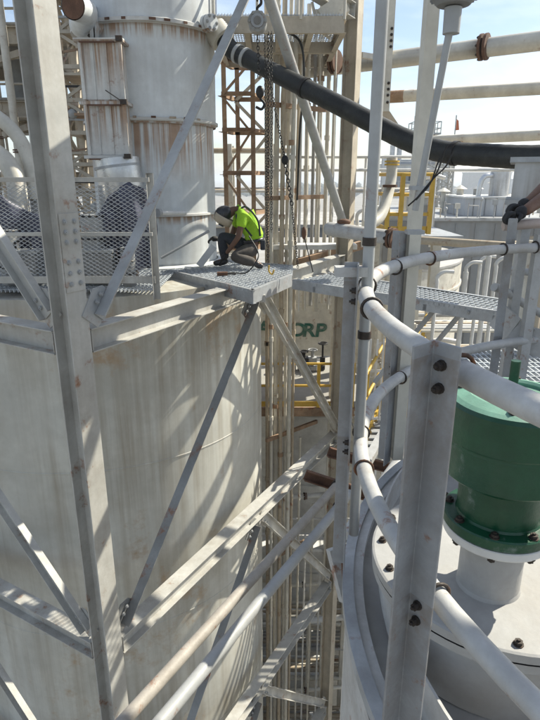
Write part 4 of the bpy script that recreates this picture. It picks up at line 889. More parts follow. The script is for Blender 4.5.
t = thing('steel_bracket', 'bright cut bracket hanging beside the foot of the left guardrail post', 'bracket', at(341, 560, 2.0)); m = MB(); m.prof(at(333, 548, 2.05), at(346, 600, 2.0), [(-.03, -.01), (.03, -.01), (.04, .01), (-.02, .02)], (1, .2, 0)); build('plate', m, M['rail'], t)
m = MB(); m.box(at(341, 539, 2.0), (.05, .03, .012)); build('tab', m, M['pipew'], t)
m = MB(); m.prof(at(345, 545, 1.95), at(349, 610, 1.9), [(-.02, -.01), (.02, -.01), (.02, .01), (-.02, .01)], (1, 0, 0)); build('rusted_leg', m, M['rust'], t)

# right hand platform cluster ------------------------------------------------------------------------
t = thing('clad_duct', 'grey clad box duct with stained sides above the gloved hands at the right edge', 'duct', at(530, 186, 6))
p0, p1 = at(515, 165, 6.0), at(513, 206, 6.0); wd = 1.1
AX = (V((.923, -.385, 0)), V((.385, .923, 0)), UZ); bc = V((p0.x, 6.0, (p0.z + p1.z) / 2 + .05)) + AX[0] * wd / 2 + AX[1] * .5
m = MB(); m.box(bc, (wd, 1, p0.z - p1.z), AX); build('duct_body', m, M['alu'], t)
for z in (p0.z + .05, p1.z + .04):
    m = MB(); m.box((bc.x, bc.y, z), (wd + .1, 1.1, .05), AX); build('flange_strip', m, M['galv'], t)
m = MB(); m.box((bc.x + .1, bc.y, (p1.z + GZ) / 2), (.35, .35, p1.z - GZ), AX); build('duct_leg', m, M['pipew'], t)
m = MB(); m.box(bc - AX[1] * .512 - AX[0] * .2, (.03, .025, p0.z - p1.z - .05), AX); build('seam_rib', m, M['alu'], t)
t = thing('right_railing', 'pinkish hand rail with posts that the gloved person holds', 'railing', at(510, 225, 3.15), None)
m = MB(); ra = at(503, 226, 3.2); rb = at(560, 222, 3.2); m.tube([ra, rb + (rb - ra) * 2], .026, 14); build('top_rail', m, M['pinkrail'], t)
m = MB(); rc = at(500, 293, 3.4); m.tube(spline([at(494, 287, 3.15), at(505, 291, 3.2), at(518, 300, 3.25), at(545, 316, 3.3)]), .024, 14); build('mid_rail', m, M['rail'], t)
m = MB(); m.tube([at(516, 271, 3.5), at(580, 278, 3.4)], .022, 12); m.ball(at(514, 271, 3.5), .032, 12); build('latch_rail', m, M['rail'], t)
for u, y in ((519, 3.2), (536, 3.05)):
    p = at(u, 250, y); m = MB(); m.prof((p.x, p.y, FZ + .1), (p.x, p.y, at(u, 226 if u < 530 else 235, y).z), Lsh(.05, .05, .006), (1, 0, 0)); build('post', m, M['rail'], t)
m = MB(); tp = [at(498, 303, 3.25), at(515, 318, 3.15), at(528, 328, 3.1), at(560, 336, 3.05)]; 
for a, b in zip(tp[:-1], tp[1:]): m.bar(a - UZ * .07, b - UZ * .07, .012, .16)
build('toe_plate', m, M['rail'], t)
t = thing('right_platform', 'grating platform at the right edge where the gloved person stands', 'platform', V((2.2, 3.6, FZ)))
grating(t, [V((1.38, 3.25, 0)), V((3.4, 3.0, 0)), V((3.4, 4.8, 0)), V((1.5, 4.6, 0))], -1.40, (0, 1, 0), .045, .11)
m = MB()
for y in (3.3, 4.6): m.prof((1.4, y, -1.5), (3.4, y, -1.5), Ush(.06, .16, .008), (0, 1, 0), UZ)
build('edge_channel', m, M['galv'], t)
for i, (u, v, sz) in enumerate(((512, 304, .06), (520, 317, .10), (528, 312, .08))):
    p = at(u, v, 3.45); m = MB(); m.ball((p.x, p.y, -1.36 + sz * .5), sz, 12, (1.6, 1, .6)); tag(build('tool_bag', m, M['glove']), ('small black pouch', 'flat black tool bag', 'rounded black pouch')[i] + ' lying on the right platform behind the toe plate', 'bag')
m = MB(); p = at(517, 296, 3.6); m.axcyl((p.x, p.y, -1.38), (p.x, p.y, -1.18), .05, 14); m.axcyl((p.x, p.y, -1.18), (p.x, p.y, -1.12), .03, 14); tag(build('flask', m, M['iron']), 'dark upright flask standing on the right platform', 'bottle')
for i, (u, y, r, mm, lab) in enumerate(((513, 5.2, .07, 'pipeb', 'brown vertical pipe just left of the gloved hands rail'), (522, 5.0, .085, 'pipew', 'cream vertical pipe behind the right railing'), (532, 5.3, .075, 'pipew', 'rightmost cream vertical pipe behind the right railing'), (527, 5.7, .06, 'pipeb', 'thin brown vertical pipe between two cream ones at the right edge'), (541, 5.0, .08, 'pipeb', 'brown vertical pipe cut by the right edge'))):
    x = at(u, 250, y).x; pipe('right_riser', lab, [V((x, y, GZ)), V((x, y, -.55))], r, mm, 'pipe', 'vertical pipes behind the right railing')
t = thing('shading_walkway', 'unseen shading deck added just above the picture reaching towards the near column', 'platform', (1.4, 6.2, 2.6))  # unseen deck added to cast shade on the near column
m = MB(); m.box((1.55, 7.5, 2.66), (2.7, 1.9, .02)); build('floor_plate', m, M['galv'], t)
for y in (6.5, 8.5):
    m = MB(); m.prof((.2, y, 2.56), (6.6, y, 2.56), Ish(.12, .16, .01, .008), (0, 1, 0)); build('beam', m, M['steel'], t)
for i in range(7):
    m = MB(); m.tube([(.3 + i * .9, 4.5, 2.66), (.3 + i * .9, 4.5, 3.7)], .025, 8); build('rail_post', m, M['steel'], t)
for z in (3.2, 3.7):
    m = MB(); m.tube([(.3, 4.5, z), (5.7, 4.5, z)], .025, 8); build('hand_rail', m, M['steel'], t)
# unseen decks added above the picture to shade the near vessel and the column (they carry the tall poles)
t = thing('shading_gantry', 'unseen shading deck added just above the picture over the near vessel', 'platform', (4.3, 1.8, 2.6))
for ya_, yb_ in ((-.7, .75), (1.0, 2.15), (2.4, 2.75), (3.75, 5.3)):
    m = MB(); m.box((4.6, (ya_ + yb_) / 2, 2.66), (4.4, yb_ - ya_, .02)); build('floor_plate', m, M['galv'], t)
for y in (-.6, 1.6, 4.0, 5.25):
    m = MB(); m.prof((.2, y, 2.56), (6.6, y, 2.56), Ish(.12, .16, .01, .008), (0, 1, 0)); build('beam', m, M['steel'], t)
for x in (6.4,):
    for y in (-.6, 4.0):
        m = MB(); m.bar((x, y, GZ), (x, y, 2.5), .2, .2, (1, 0, 0)); build('leg', m, M['steel'], t)
# ---------------------------------------------------------------- people
def skin(name, pts, edges, radii, m, parent, levels=2, root=0):
    me = bpy.data.meshes.new(name); me.from_pydata([V(p) for p in pts], edges, []); o = bpy.data.objects.new(name, me); COL.objects.link(o); o.parent = parent; WL[o.name] = WL[parent.name]
    md = o.modifiers.new('skin', 'SKIN'); md.use_smooth_shade = True
    for i, r in enumerate(radii):
        sv = me.skin_vertices[0].data[i]; sv.radius = (r, r) if not isinstance(r, tuple) else r; sv.use_root = (i == root)
    sb = o.modifiers.new('subdivision', 'SUBSURF'); sb.levels = levels; sb.render_levels = levels
    me.materials.append(m); return o
def hand_chains(name, wrist, palm, tips, m, parent, r=.0095):
    """palm plus five bent fingers, each its own chain rooted in the palm, grown as one skin"""
    for k, (kn, md_, tp) in enumerate(tips):
        skin('finger' if k else 'thumb', [palm, kn, md_, tp], [(0, 1), (1, 2), (2, 3)], [r * 1.15, r * 1.1, r, r * .85], m, parent, 1)
# welder, crouching (x right, y away, z up from the grating)
Wp = V((-.62, 9.95, DZ))
w_ = thing('person', 'welder in lime shirt and flipped face shield crouching on the grating deck', 'person', Wp, 'people')
J = dict(pel=(.27, .02, .30), sp1=(.31, .02, .48), sp2=(.28, .02, .68), ch=(.16, .02, .84), nk=(.03, .0, .90), hd=(-.11, -.03, .83), hd2=(-.21, -.03, .76),
         ls=(.15, -.17, .80), le=(.08, -.27, .50), lw=(-.12, -.22, .24), rs=(.08, .20, .80), re=(-.06, .30, .46), rw=(-.27, .22, .43),
         lh=(.27, -.10, .29), lk=(-.02, -.28, .20), la=(.34, -.24, .10), lt=(.46, -.24, .04), rh=(.24, .11, .29), rk=(-.22, .06, .50), ra=(-.16, .08, .10), rt=(-.36, .05, .05))
ks = list(J); ix = {k: i for i, k in enumerate(ks)}
E_ = [('pel', 'sp1'), ('sp1', 'sp2'), ('sp2', 'ch'), ('ch', 'nk'), ('nk', 'hd'), ('hd', 'hd2'), ('ch', 'ls'), ('ls', 'le'), ('le', 'lw'), ('ch', 'rs'), ('rs', 're'), ('re', 'rw'), ('pel', 'lh'), ('lh', 'lk'), ('lk', 'la'), ('la', 'lt'), ('pel', 'rh'), ('rh', 'rk'), ('rk', 'ra'), ('ra', 'rt')]
RD = dict(pel=.125, sp1=.12, sp2=.13, ch=.125, nk=.06, hd=.095, hd2=.085, ls=.066, le=.046, lw=.034, rs=.066, re=.046, rw=.034, lh=.09, lk=.066, la=.045, lt=.035, rh=.09, rk=.066, ra=.045, rt=.035)
skin('body', [J[k] for k in ks], [(ix[a], ix[b]) for a, b in E_], [RD[k] for k in ks], M['skin'], w_)
def sub(keys, extra=.018, ends=None):
    n = {k: i for i, k in enumerate(keys)}; return n, [(n[a], n[b]) for a, b in E_ if a in n and b in n], [RD[k] + extra for k in keys]
kk = ['sp2', 'sp1', 'ch', 'ls', 'rs', 'nk']; n, e, r = sub(kk, .036); P = [V(J[k]) for k in kk]; P[5] = V(J['ch']).lerp(V(J['nk']), .9); r[5] = .098
P.append(V(J['ls']).lerp(V(J['le']), .58)); e.append((3, 6)); r.append(.078); P.append(V(J['rs']).lerp(V(J['re']), .58)); e.append((4, 7)); r.append(.078)
P.append(V(J['pel']).lerp(V(J['sp1']), .4)); e.append((1, 8)); r.append(.145)
skin('t_shirt', P, e, r, M['lime'], w_)
kk = ['pel', 'lh', 'lk', 'la']; n, e, r = sub(kk, .03); r = [.15, .125, .105, .075]; skin('trouser_leg', [J[k] for k in kk], e, r, M['trousg'], w_)
kk = ['pel', 'rh', 'rk', 'ra']; n, e, r = sub(kk, .03); r = [.145, .12, .098, .075]; skin('trouser_leg', [J[k] for k in kk], e, r, M['trous'], w_)
for a, b in (('la', 'lt'), ('ra', 'rt')): skin('boot', [V(J[a]) + V((.02, 0, .03)), V(J[a]) - UZ * .03, V(J[b])], [(0, 1), (1, 2)], [.062, .06, .045], M['helmet'], w_)
for wr, palm, d in (('lw', (-.165, -.205, .175), V((-.6, .2, -.75))), ('rw', (-.35, .18, .43), V((-.9, -.25, -.2)))):
    g0 = V(J[wr]); pm = V(palm); skin('glove', [g0, pm, pm + d * .04], [(0, 1), (1, 2)], [.045, .05, .042], M['glove'], w_, 1)
    sd_ = d.cross(UZ).normalized()
    for k in range(4):
        o = pm + d * .05 + sd_ * (k - 1.5) * .021; o2 = o + d * .04 - UZ * .02; o3 = o2 + d * .01 - UZ * .035 + V((.012, 0, 0)); skin('finger', [pm + d * .02 + sd_ * (k - 1.5) * .018, o, o2, o3], [(0, 1), (1, 2), (2, 3)], [.013, .0125, .0115, .010], M['glove'], w_, 1)
    o = pm + sd_ * .045 + UZ * .01; skin('finger', [pm, o, o + d * .04 + UZ * .005, o + d * .065 - UZ * .02], [(0, 1), (1, 2), (2, 3)], [.016, .014, .013, .011], M['glove'], w_, 1)
# helmet, flipped face shield
hc_ = Wp + V((-.14, -.03, .82))
def orient(mb, c, ang):
    R = Matrix.Rotation(ang, 3, 'Y'); mb.v = [V(c) + R @ (v - V(c)) for v in mb.v]; return mb
m = MB(); m.ball(hc_ + V((-.02, 0, .02)), .135, 24, (1.12, .92, .92)); orient(m, hc_, R_(-28)); he = build('hard_hat', m, M['helmet'], w_)
m = MB()
for i in range(13):
    g = R_(-72 + i * 12)
    for j in range(6):
        pass
vs = []; fs = []
for j in range(7):
    ph = -.155 + j * .048; rr = .165 - .0035 * abs(j - 3) ** 2
    for i in range(15):
        g = math.pi + R_(-80 + i * 160 / 14); vs.append(hc_ + V((rr * math.cos(g) * 1.05, rr * math.sin(g) * .86, ph)))
for j in range(6):
    for i in range(14): fs.append((j * 15 + i, j * 15 + i + 1, (j + 1) * 15 + i + 1, (j + 1) * 15 + i))
m.add(vs, fs, True); orient(m, hc_, R_(-62)); sh = build('face_shield', m, M['shield'], w_); so_ = sh.modifiers.new('thickness', 'SOLIDIFY'); so_.thickness = .008
m = MB(); m.box(hc_ + V((-.172, 0, -.02)), (.012, .15, .085)); orient(m, hc_, R_(-62)); build('shield_window', m, M['glass'], sh)
m = MB(); m.tube(spline([Wp + V((.07, -.14, .885)), Wp + V((.20, -.125, .94)), Wp + V((.37, -.12, .745)), Wp + V((.412, -.10, .5))]), .015, 8); build('harness_strap', m, M['trous'], w_)
m = MB(); m.tube(spline([Wp + V((.07, -.14, .885)), Wp + V((.05, -.15, .78)), Wp + V((.15, -.13, .66)), Wp + V((.28, -.135, .50))]), .014, 8); build('harness_strap', m, M['trous'], w_)
m = MB(); m.tube([Wp + V((.30 + .155 * math.cos(g), .02 + .15 * math.sin(g), .42 + .03 * math.cos(g))) for g in [k * math.pi / 10 for k in range(20)]], .024, 8, closed=True); build('belt', m, M['helmet'], w_)
m = MB(); m.box(Wp + V((.45, -.05, .36)), (.08, .14, .16)); build('tool_pouch', m, M['trous'], w_, bevel=.02)
w_.scale = (1.1, 1.1, 1.1)
# second person at the right edge: forearms and black gloves on the rail, the rest outside the picture
Pp = V((2.15, 3.75, -1.40))
p_ = thing('person', 'person at the right edge gripping the railing with black gloves, bare forearms', 'person', Pp, 'people')
hA = at(513, 219, 3.16); hB = at(516, 211, 3.30)
lA = [hA, at(549, 194, 3.4)]; lB = [hB, at(552, 180, 3.6)]
def loc(p): return V(p) - Pp
sh1, sh2 = V((-.12, -.18, 1.40)), V((.08, .17, 1.42))
J2 = [(0.05, 0, .93), (.02, 0, 1.15), (-.02, 0, 1.36), (-.05, 0, 1.48), (-.085, -.01, 1.57), (-.10, -.01, 1.66), sh1, loc(lA[1]), loc(hA) + V((.055, .005, .035)), sh2, loc(lB[1]), loc(hB) + V((.055, .005, .035)), (.06, -.1, .9), (.0, -.11, .5), (.06, -.11, .08), (-.1, -.12, .04), (.06, .1, .9), (.04, .12, .5), (.1, .12, .08), (-.06, .13, .04)]
E2 = [(0, 1), (1, 2), (2, 3), (3, 4), (4, 5), (2, 6), (6, 7), (7, 8), (2, 9), (9, 10), (10, 11), (0, 12), (12, 13), (13, 14), (14, 15), (0, 16), (16, 17), (17, 18), (18, 19)]
skin('body', J2, E2, [.12, .12, .13, .055, .075, .088, .06, .043, .031, .06, .043, .031, .085, .06, .045, .035, .085, .06, .045, .035], M['skin'], p_)
skin('t_shirt', [J2[0], J2[1], J2[2], sh1, V(sh1).lerp(V(J2[7]), .5), sh2, V(sh2).lerp(V(J2[10]), .5)], [(0, 1), (1, 2), (2, 3), (3, 4), (2, 5), (5, 6)], [.14, .145, .15, .085, .07, .085, .07], M['trous'], p_)
for a in (12, 16): skin('trouser_leg', [J2[0], J2[a], J2[a + 1], J2[a + 2]], [(0, 1), (1, 2), (2, 3)], [.13, .11, .085, .07], M['trousg'], p_)
for a in (14, 18): skin('boot', [V(J2[a]) + UZ * .05, V(J2[a]) - UZ * .02, J2[a + 1]], [(0, 1), (1, 2)], [.062, .06, .045], M['helmet'], p_)
hq = Pp + V((-.10, -.01, 1.64))
m = MB(); m.lathe((hq.x, hq.y), [(.155, hq.z + .05), (.13, hq.z + .058), (.124, hq.z + .10), (.10, hq.z + .15), (.06, hq.z + .178), (.01, hq.z + .185)], 28, False); m.ball(hq + V((-.10, 0, .054)), .06, 12, (1.1, 1.3, .12)); build('hard_hat', m, M['white'], p_)
m = MB(); m.ball(hq + V((-.100, 0, -.012)), .018, 10, (1.2, .8, 1.5)); build('nose', m, M['skin'], p_)
for s_ in (-1, 1):
    m = MB(); m.ball(hq + V((-.088, s_ * .034, .012)), .012, 10, (.7, 1.3, .8)); build('eye', m, M['helmet'], p_)
    m = MB(); m.ball(hq + V((.005, s_ * .092, -.01)), .028, 10, (.9, .35, 1.3)); build('ear', m, M['skin'], p_)
m = MB(); m.ball(hq + V((-.086, 0, -.055)), .02, 10, (.5, 1.5, .35)); build('mouth', m, M['rust'], p_)
m = MB(); m.ball(hq + V((.035, 0, .0)), .088, 16, (.8, 1.0, .9)); build('hair', m, M['helmet'], p_)
rdir = (rb - ra).normalized()
for hh, back in ((hA, 0), (hB, 1)):
    wr = loc(hh) + V((.066, .006, .035)); pm = loc(hh) + V((.01, 0, .028)); skin('glove', [wr, loc(hh) + V((.05, .005, .036)), pm], [(0, 1), (1, 2)], [.036, .042, .040], M['glove'], p_, 1); skin('glove_palm', [pm, pm + V((-.03, 0, -.015)), pm + V((-.035, 0, -.04))], [(0, 1), (1, 2)], [.036, .032, .024], M['glove'], p_, 1)
    tgt = ra + rdir * (.02 + .05 * back); rz = loc(tgt).z
    for k in range(4):
        b0 = pm + V((-.012 + .004 * k, -.036 + k * .022, .004)); t0 = V((b0.x - .035, b0.y, b0.z - .004)); t1 = V((b0.x - .052, b0.y, b0.z - .035)); t2 = V((b0.x - .034, b0.y, b0.z - .06))
        skin('finger', [b0, t0, t1, t2], [(0, 1), (1, 2), (2, 3)], [.0125, .012, .011, .0095], M['glove'], p_, 1)
    b0 = pm + V((.02, -.035, -.005)); skin('finger', [pm, b0, b0 + V((-.02, -.012, -.025)), b0 + V((-.035, .0, -.045))], [(0, 1), (1, 2), (2, 3)], [.015, .014, .012, .0105], M['glove'], p_, 1)

# ---------------------------------------------------------------- left background plant, ladder, yard clutter
t = frame_tower('plant_tower', 'beige multi storey plant frame at the left edge behind the column', 'tower', -10.2, -4.45, 14.5, 19.5, GZ, [-3, -.1, 1.55, 3.1, 5.4], 'beige', .34, None, True, True, True, 'concrete')
for i in range(6):
    m = MB(); x = -9.2 + i * .85; z = (.25, 1.9)[i % 2]; m.cyl((x, 16.5), rnd.uniform(.18, .38), z, z + rnd.uniform(.7, 1.2), 14); tag(build('drum', m, M[('steel_gray', 'beige', 'white')[i % 3]]), '%s equipment drum from the left on the beige plant frame, %s deck' % (ords[i], ('lower', 'upper')[i % 2]), 'drum', 'drums on the plant frame')
for i, (x, y, r, mm) in enumerate(((-5.9, 14.0, .09, 'pipew'), (-6.35, 14.1, .07, 'pipeb'), (-5.3, 14.0, .06, 'pipes'), (-4.75, 14.2, .08, 'pipeb'), (-4.3, 14.6, .06, 'pipew'), (-3.95, 14.8, .07, 'scaf'))):
    pipe('left_riser', '%s vertical pipe from the left on the beige plant frame, %s' % (ords[i], cols[mm]), [V((x, y, GZ)), V((x, y, 6))], r, mm, 'pipe', 'risers on the plant frame', [(V((x, y, .6 + i * .3)), UZ)])
t = lattice('scaffold_tower', 'beige scaffold tower between the near column and the duct box', (-3.75, 13.1), 1.0, -1.58, 5.5, .62, 'beige')
for i in range(8):
    z = -1 + i * .75; m = MB(); m.box((-3.75, 13.1, z), (1.15, 1.15, .05)); build('scaffold_board', m, M['scaf' if i % 3 == 0 else 'beige'], t)
for i in range(7):
    z = -.6 + i * .62; m = MB(); m.ball((-3.9 + rnd.uniform(-.3, .4), 12.6, z), rnd.uniform(.06, .13), 10); m.bar((-4.2, 12.6, z - .1), (-3.3, 12.65, z - .05 + rnd.uniform(-.2, .2)), .04, .04); tag(build('pipe_fitting', m, M[('steel_gray', 'iron', 'scaf')[i % 3]]), '%s small fitting with cross tube, counting up on the beige scaffold' % ords[i], 'fitting', 'fittings on the scaffold')
c1_ = spline([at(-40, 95, 9.2), at(-10, 112, 9.2), at(14, 132, 9.1), at(29, 160, 9.0), at(34, 200, 8.9)], 8); pipe('curved_pipe', 'upper white curved pipe at the left edge above the mesh guard', c1_, .105, 'pipew', 'pipe', 'curved pipes at the left edge', n=20)
c2_ = spline([at(-40, 130, 8.9), at(-12, 148, 8.9), at(6, 162, 8.8), at(16, 182, 8.7), at(19, 215, 8.6)], 8); pipe('curved_pipe', 'lower white curved pipe at the left edge above the mesh guard', c2_, .14, 'pipew', 'pipe', 'curved pipes at the left edge', n=20)
MESH['bolt_sm'] = MESH['bolt_big']
# caged ladder right of the buff column
lx, ly = 2.25, 11.7
t = thing('caged_ladder', 'pale caged ladder running down between the buff column and the near vessel', 'ladder', (lx, ly, GZ))
for s_ in (-.22, .22):
    m = MB(); m.bar((lx + s_, ly, GZ), (lx + s_, ly, -3), .05, .06, (1, 0, 0)); build('side_rail', m, M['pipew'], t)
me = None
for i in range(34):
    z = -17.0 + i * .4
    if me is None: mb = MB(); mb.tube([(-.22, 0, 0), (.22, 0, 0)], .016, 6); me = mb.mesh('rung', V((0, 0, 0)))
    inst('rung', me, M['pipew'], (lx, ly, z), t)
me = None
for i in range(12):
    z = -16 + i * 1.1
    if me is None: mb = MB(); q = [V((.36 * math.cos(g), -.36 * math.sin(g) - .1, 0)) for g in [k * math.pi / 8 for k in range(9)]]; [mb.bar(a, b, .008, .06) for a, b in zip(q[:-1], q[1:])]; me = mb.mesh('cage_hoop', V((0, 0, 0)))
    inst('cage_hoop', me, M['white'], (lx, ly, z), t)
for k in (1, 3, 4, 5, 7):
    g = k * math.pi / 8; m = MB(); m.bar((lx + .36 * math.cos(g), ly - .36 * math.sin(g) - .1, -17), (lx + .36 * math.cos(g), ly - .36 * math.sin(g) - .1, -3.2), .04, .008, (1, 0, 0)); build('cage_strap', m, M['white'], t)
# pipe racks and machines on the yard below and to the right
def rack(label, x0, x1, y, z0, zs, n, group='pipe racks in the yard'):
    t = thing('pipe_rack', label, 'pipe rack', ((x0 + x1) / 2, y, z0), group)
    for x in (x0, (x0 + x1) / 2, x1):
        for yy in (y, y + 1.2):
            m = MB(); m.bar((x, yy, z0), (x, yy, max(zs) + .3), .14, .14, (1, 0, 0)); build('post', m, M['pipew'], t)
        for z in zs:
            m = MB(); m.bar((x, y - .1, z), (x, y + 1.3, z), .1, .12); build('cross_beam', m, M['pipew'], t)
    for z in zs:
        for k in range(n):
            yy = y + .1 + k * 1.0 / n; r = rnd.uniform(.03, .075); m = MB(); m.tube([(x0 - .6, yy, z + .06 + r), (x1 + .6, yy, z + .06 + r)], r, 8); build('pipe', m, M[rnd.choice(['pipew', 'white', 'pipeb', 'pipes'])], t)
    return t
rack('pale pipe rack under the far end of the walkway', 3.2, 8.5, 12.2, GZ, [-3.4, -4.3, -5.2], 6)
rack('second pale pipe rack beyond and below the walkway', 4.5, 12, 17, GZ, [-4.2, -5.4, -6.6], 7)
rack('pipe rack low in the shade behind the bottom of the risers', -1.2, 3.6, 13.85, GZ, [-13.2, -14.2, -15.4], 7)
rack('pipe rack at yard level near the bottom of the picture', -1.5, 3.8, 12.6, GZ, [-16.2, -17.2, -18.3], 7)
rack('pipe rack past the ladder at mid height', 2.6, 6.5, 14.6, GZ, [-11.4, -12.9], 4)
for i, (x, y, z0, wd, h, mm, lab) in enumerate(((4.3, 14.3, -5.83, .9, 1.2, 'white', 'white pump skid with domed motor under the walkway'), (6.1, 14.6, -5.81, 1.0, 1.6, 'white', 'taller white skid right under the walkway'), (3.2, 15.1, -5.83, .8, 1.0, 'pipew', 'cream skid left of the white skids below the walkway'), (7.3, 14.9, -5.81, .9, 1.8, 'wallw', 'pale skid at the right below the walkway'))):
    t = thing('machine_skid', lab, 'machine', (x, y, z0), 'machines below the walkway')
    m = MB(); m.box((x, y, z0 + .1), (wd * 1.3, wd, .2)); build('base_frame', m, M['steel_gray'], t)
    m = MB(); m.box((x - wd * .2, y, z0 + .2 + h * .35), (wd * .7, wd * .7, h * .7)); build('housing', m, M[mm], t, bevel=.04)
    m = MB(); m.axcyl((x + wd * .15, y, z0 + .2 + h * .35), (x + wd * .62, y, z0 + .2 + h * .35), h * .25, 18); build('motor', m, M['steel_gray'], t)
    m = MB(); m.tube(spline([V((x - wd * .2, y, z0 + h * .8)), V((x - wd * .2, y, z0 + h * 1.3)), V((x + .2, y, z0 + h * 1.45)), V((x + wd * .8, y, z0 + h * 1.4))]), .07, 10); build('outlet_pipe', m, M['white'], t)
    
t = thing('yard_deck', 'grating deck carrying the right hand machines below the walkway', 'platform', (6.6, 15, -6)); grating(t, [V((5.35, 13.4, 0)), V((7.9, 13.4, 0)), V((7.9, 16.6, 0)), V((5.35, 16.6, 0))], -5.82, (0, 1, 0), .11, .3)
for y in (13.4, 16.6):
    m = MB(); m.prof((5.35, y, -5.92), (7.9, y, -5.92), Ush(.06, .18, .01), (0, 1, 0), UZ); build('edge_channel', m, M['pipew'], t)
for x in (5.6, 7.6):
    for y in (13.9, 16.2):
        m = MB(); m.bar((x, y, GZ), (x, y, -6.02), .2, .2, (1, 0, 0)); build('leg', m, M['concrete'], t)
for i, (u, v, y) in enumerate(((437, 282, 8.8), (466, 272, 9.4), (480, 266, 9.6), (489, 256, 9.2), (496, 268, 8.9))):
    p = at(u, v, y); t = thing('white_standpipe', '%s white standpipe from the left just behind the walkway' % ords[i], 'pipe', (p.x, p.y, GZ), 'white standpipes behind the walkway')
    m = MB(); m.tube([(p.x, p.y, GZ), (p.x, p.y, p.z)], .03 + .012 * (i % 2), 10); build('pipe_body', m, M['white'], t)
    m = MB(); m.tube(spline([p, p + UZ * .08, p + V((.1, 0, .16)), p + V((.25, 0, .16))]), .03, 10); build('gooseneck', m, M['white'], t)
# more mid distance clutter: machines behind the yellow railing, pipe bridge behind the risers, roof gear
rack('cream pipe bridge behind the rusted tower and risers', -2.6, .1, 18.5, GZ, [-1.6, -.5, .7], 6)
rack('grey pipe bridge behind the yellow railing and elbow pipe', 2.6, 4.6, 18.5, GZ, [-2.6, -1.6, -.5], 6)
for i, (x, y, z0, wd, h) in enumerate(((3.3, 15.2, -2.4, .9, 1.5), (4.1, 15.8, -2.4, .6, 1.9), (2.5, 15.6, -2.4, .6, 1.1))):
    t = thing('machine_cabinet', ('wide grey cabinet behind the yellow railing', 'tall grey cabinet right of the wide one behind the yellow railing', 'small grey cabinet at the left behind the yellow railing')[i], 'cabinet', (x, y, z0), 'cabinets behind the yellow railing')
    m = MB(); m.box((x, y, z0 + h / 2), (wd, .8, h)); build('cabinet_body', m, M['steel_gray'], t, bevel=.02); m = MB(); m.box((x, y - .41, z0 + h * .55), (wd * .8, .03, h * .7)); build('door', m, M['wallg'], t)
    m = MB(); m.box((x, y, z0 + h + .03), (wd * 1.1, .9, .06)); build('lid', m, M['pipew'], t); m = MB(); m.tube(spline([V((x - wd * .2, y, z0 + h)), V((x - wd * .2, y, z0 + h + .4)), V((x + .3, y, z0 + h + .55)), V((x + wd, y, z0 + h + .5))]), .05, 8); build('conduit', m, M['white'], t)
    m = MB(); m.bar((x, y, GZ), (x, y, z0), .3, .3, (1, 0, 0)); build('pedestal', m, M['pipew'], t)
for i in range(26):
    x = 7.6 + (i % 13) * .62 + rnd.uniform(-.1, .1); y = (29.4, 31.5)[i // 13]; h = rnd.uniform(.35, 1.0)
    if 10.1 < x < 13.1 and i >= 13: continue
    m = MB(); m.tube([(x, y, -1.91), (x, y, -1.91 + h)], rnd.uniform(.025, .05), 6)
    if i % 3 == 0: m.box((x, y, -1.91 + h), (.22, .2, .26))
    elif i % 3 == 1: m.tube([(x, y, -1.91 + h * .8), (x + .5, y, -1.91 + h * .8), (x + .5, y, -1.91)], .03, 6)
    else: m.ball((x, y, -1.91 + h), .1, 8)
    tag(build('roof_fitting', m, M[rnd.choice(['steel', 'pipew', 'pipeb', 'steel_gray', 'pipes'])]), '%s small roof fitting from the left in the %s row on the grey hall' % ((ords + ['thirteenth'])[i % 13], ('front', 'back')[i // 13]), 'fitting', 'small fittings on the hall roof')

# thin air haze over the whole place
m = MB(); m.box((0, 2400, (GZ - 2 + 9) / 2), (6600, 5700, 9 - (GZ - 2)))
hz = bpy.data.materials.new('haze'); hz.use_nodes = True; hn = hz.node_tree.nodes; hn.remove(hn['Principled BSDF'])
pv = hn.new('ShaderNodeVolumePrincipled'); pv.inputs['Color'].default_value = (.86, .92, 1, 1); pv.inputs['Density'].default_value = .0007; pv.inputs['Anisotropy'].default_value = .2
hz.node_tree.links.new(pv.outputs[0], hn['Material Output'].inputs['Volume'])
tag(build('haze', m, hz), kind='stuff')
# gear behind the mesh guard
for i, (u, v, y, kind) in enumerate(((100, 255, 8.3, 'box'), (92, 225, 8.4, 'drum'), (25, 262, 8.2, 'box'), (8, 240, 8.3, 'drum'), (128, 258, 8.15, 'drum'))):
    p = at(u, v, y); t = thing('equipment', ('dark steel box behind the right mesh panel', 'upright dark drum at the left of the right mesh panel', 'dark steel box behind the left mesh panel', 'drum at the far left behind the mesh', 'small drum beside the guard end post')[i], 'equipment', (p.x, p.y, DZ), 'equipment behind the mesh guard')
    if kind == 'box':
        m = MB(); m.box((p.x, p.y, DZ + .25), (.45, .35, .46)); build('case', m, M['wallg'], t, bevel=.02); m = MB(); m.box((p.x, p.y, DZ + .50), (.48, .38, .04)); build('lid', m, M['steel_gray'], t)
        m = MB(); m.tube(spline([V((p.x - .1, p.y, DZ + .5)), V((p.x - .1, p.y, DZ + .62)), V((p.x + .1, p.y, DZ + .62)), V((p.x + .1, p.y, DZ + .5))]), .015, 6); build('handle', m, M['iron'], t)
    else:
        r = .16 if i < 4 else .1; h = max(.3, p.z - DZ + .15); m = MB(); m.cyl((p.x, p.y), r, DZ, DZ + h, 24); build('drum_body', m, M['steel_gray' if i % 2 else 'wallg'], t)
        for f_ in (.33, .66, .98):
            m = MB(); m.lathe((p.x, p.y), [(r + .002, DZ + h * f_ - .015), (r + .014, DZ + h * f_), (r + .002, DZ + h * f_ + .015)], 24, False); build('hoop', m, M['iron'], t)
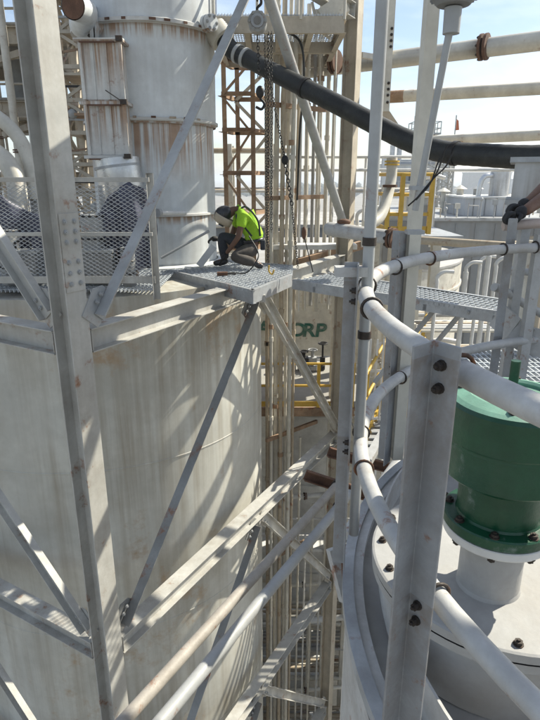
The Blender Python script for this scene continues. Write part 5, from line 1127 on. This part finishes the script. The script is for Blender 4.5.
for i in range(5):
    p = at(6 + i * 30 + (8 if i > 1 else 0), 240, 8.9); pipe('vertical_pipe', '%s vertical pipe from the left standing behind the mesh guard' % ords[i], [V((p.x, 8.9 + .1 * (i % 2), DZ)), V((p.x, 8.9 + .1 * (i % 2), (.1, -.3, .4, -.1, -.4)[i]))], (.04, .06, .035, .05, .04)[i], ('pipeb', 'pipes', 'pipew', 'pipes', 'scaf')[i], 'pipe', 'vertical pipes behind the mesh guard')
# lower pipework seen between silo and column
for i, (z, y0, x0, x1, r, mm) in enumerate(((-8.4, 13.6, -1.0, 2.6, .07, 'white'), (-11.2, 13.4, -1.0, 2.6, .06, 'pipew'), (-12.3, 13.2, -1.0, 2.8, .09, 'white'), (-14.6, 12.9, -1.0, 2.9, .06, 'pipew'), (-15.6, 12.6, -1.0, 3.0, .08, 'pipeb'))):
    pts = spline([V((x0, y0 + .6, z)), V((x0 + 1.4, y0, z)), V((x1 - .5, y0 + .1, z + .02)), V((x1, y0 + .3, z - .6)), V((x1 + .05, y0 + .3, z - 2.4))], 6)
    pipe('lower_pipe', '%s bent pipe crossing behind the risers, counting down from the yellow landing' % ords[i], pts, r, mm, 'pipe', 'bent pipes low behind the risers', [(pts[8], pts[9] - pts[8])])
t = thing('lower_walkway', 'pale lower walkway with handrail crossing behind the risers near the bottom', 'walkway', (1, 14, -13)); m = MB(); m.box((1.2, 13.9, -10.1), (4.2, .8, .08)); build('floor_plate', m, M['white'], t)
for dz in (.5, 1.05):
    m = MB(); m.tube([(-.9, 13.5, -10.1 + dz), (3.3, 13.5, -10.1 + dz)], .028, 8); build('handrail', m, M['white'], t)
for i in range(5):
    m = MB(); m.tube([(-.9 + i * 1.05, 13.5, -10.1), (-.9 + i * 1.05, 13.5, -9.05)], .028, 8); build('post', m, M['white'], t)
for i in range(6):
    x = -.6 + i * .62; y = 12.9 + (i % 3) * .3; z = -17.5 + (i % 2) * .8; t = thing('valve_station', '%s valve station from the left low behind the risers' % ords[i], 'valve', (x, y, GZ), 'valve stations at the bottom')
    m = MB(); m.tube([(x, y, GZ), (x, y, z + 1.2)], .06, 10); build('stem_pipe', m, M['white'], t); m = MB(); m.ball((x, y, z + .5), .14, 12); build('valve_body', m, M['pipeb' if i % 2 else 'rust'], t)
    m = MB(); m.tube([V((x + .16 * math.cos(g), y - .2 + .0, z + .5 + .16 * math.sin(g))) for g in [k * math.pi / 6 for k in range(12)]], .018, 6, closed=True); m.bar((x, y - .2, z + .5), (x, y, z + .5), .03, .03); build('handwheel', m, M['iron'], t)
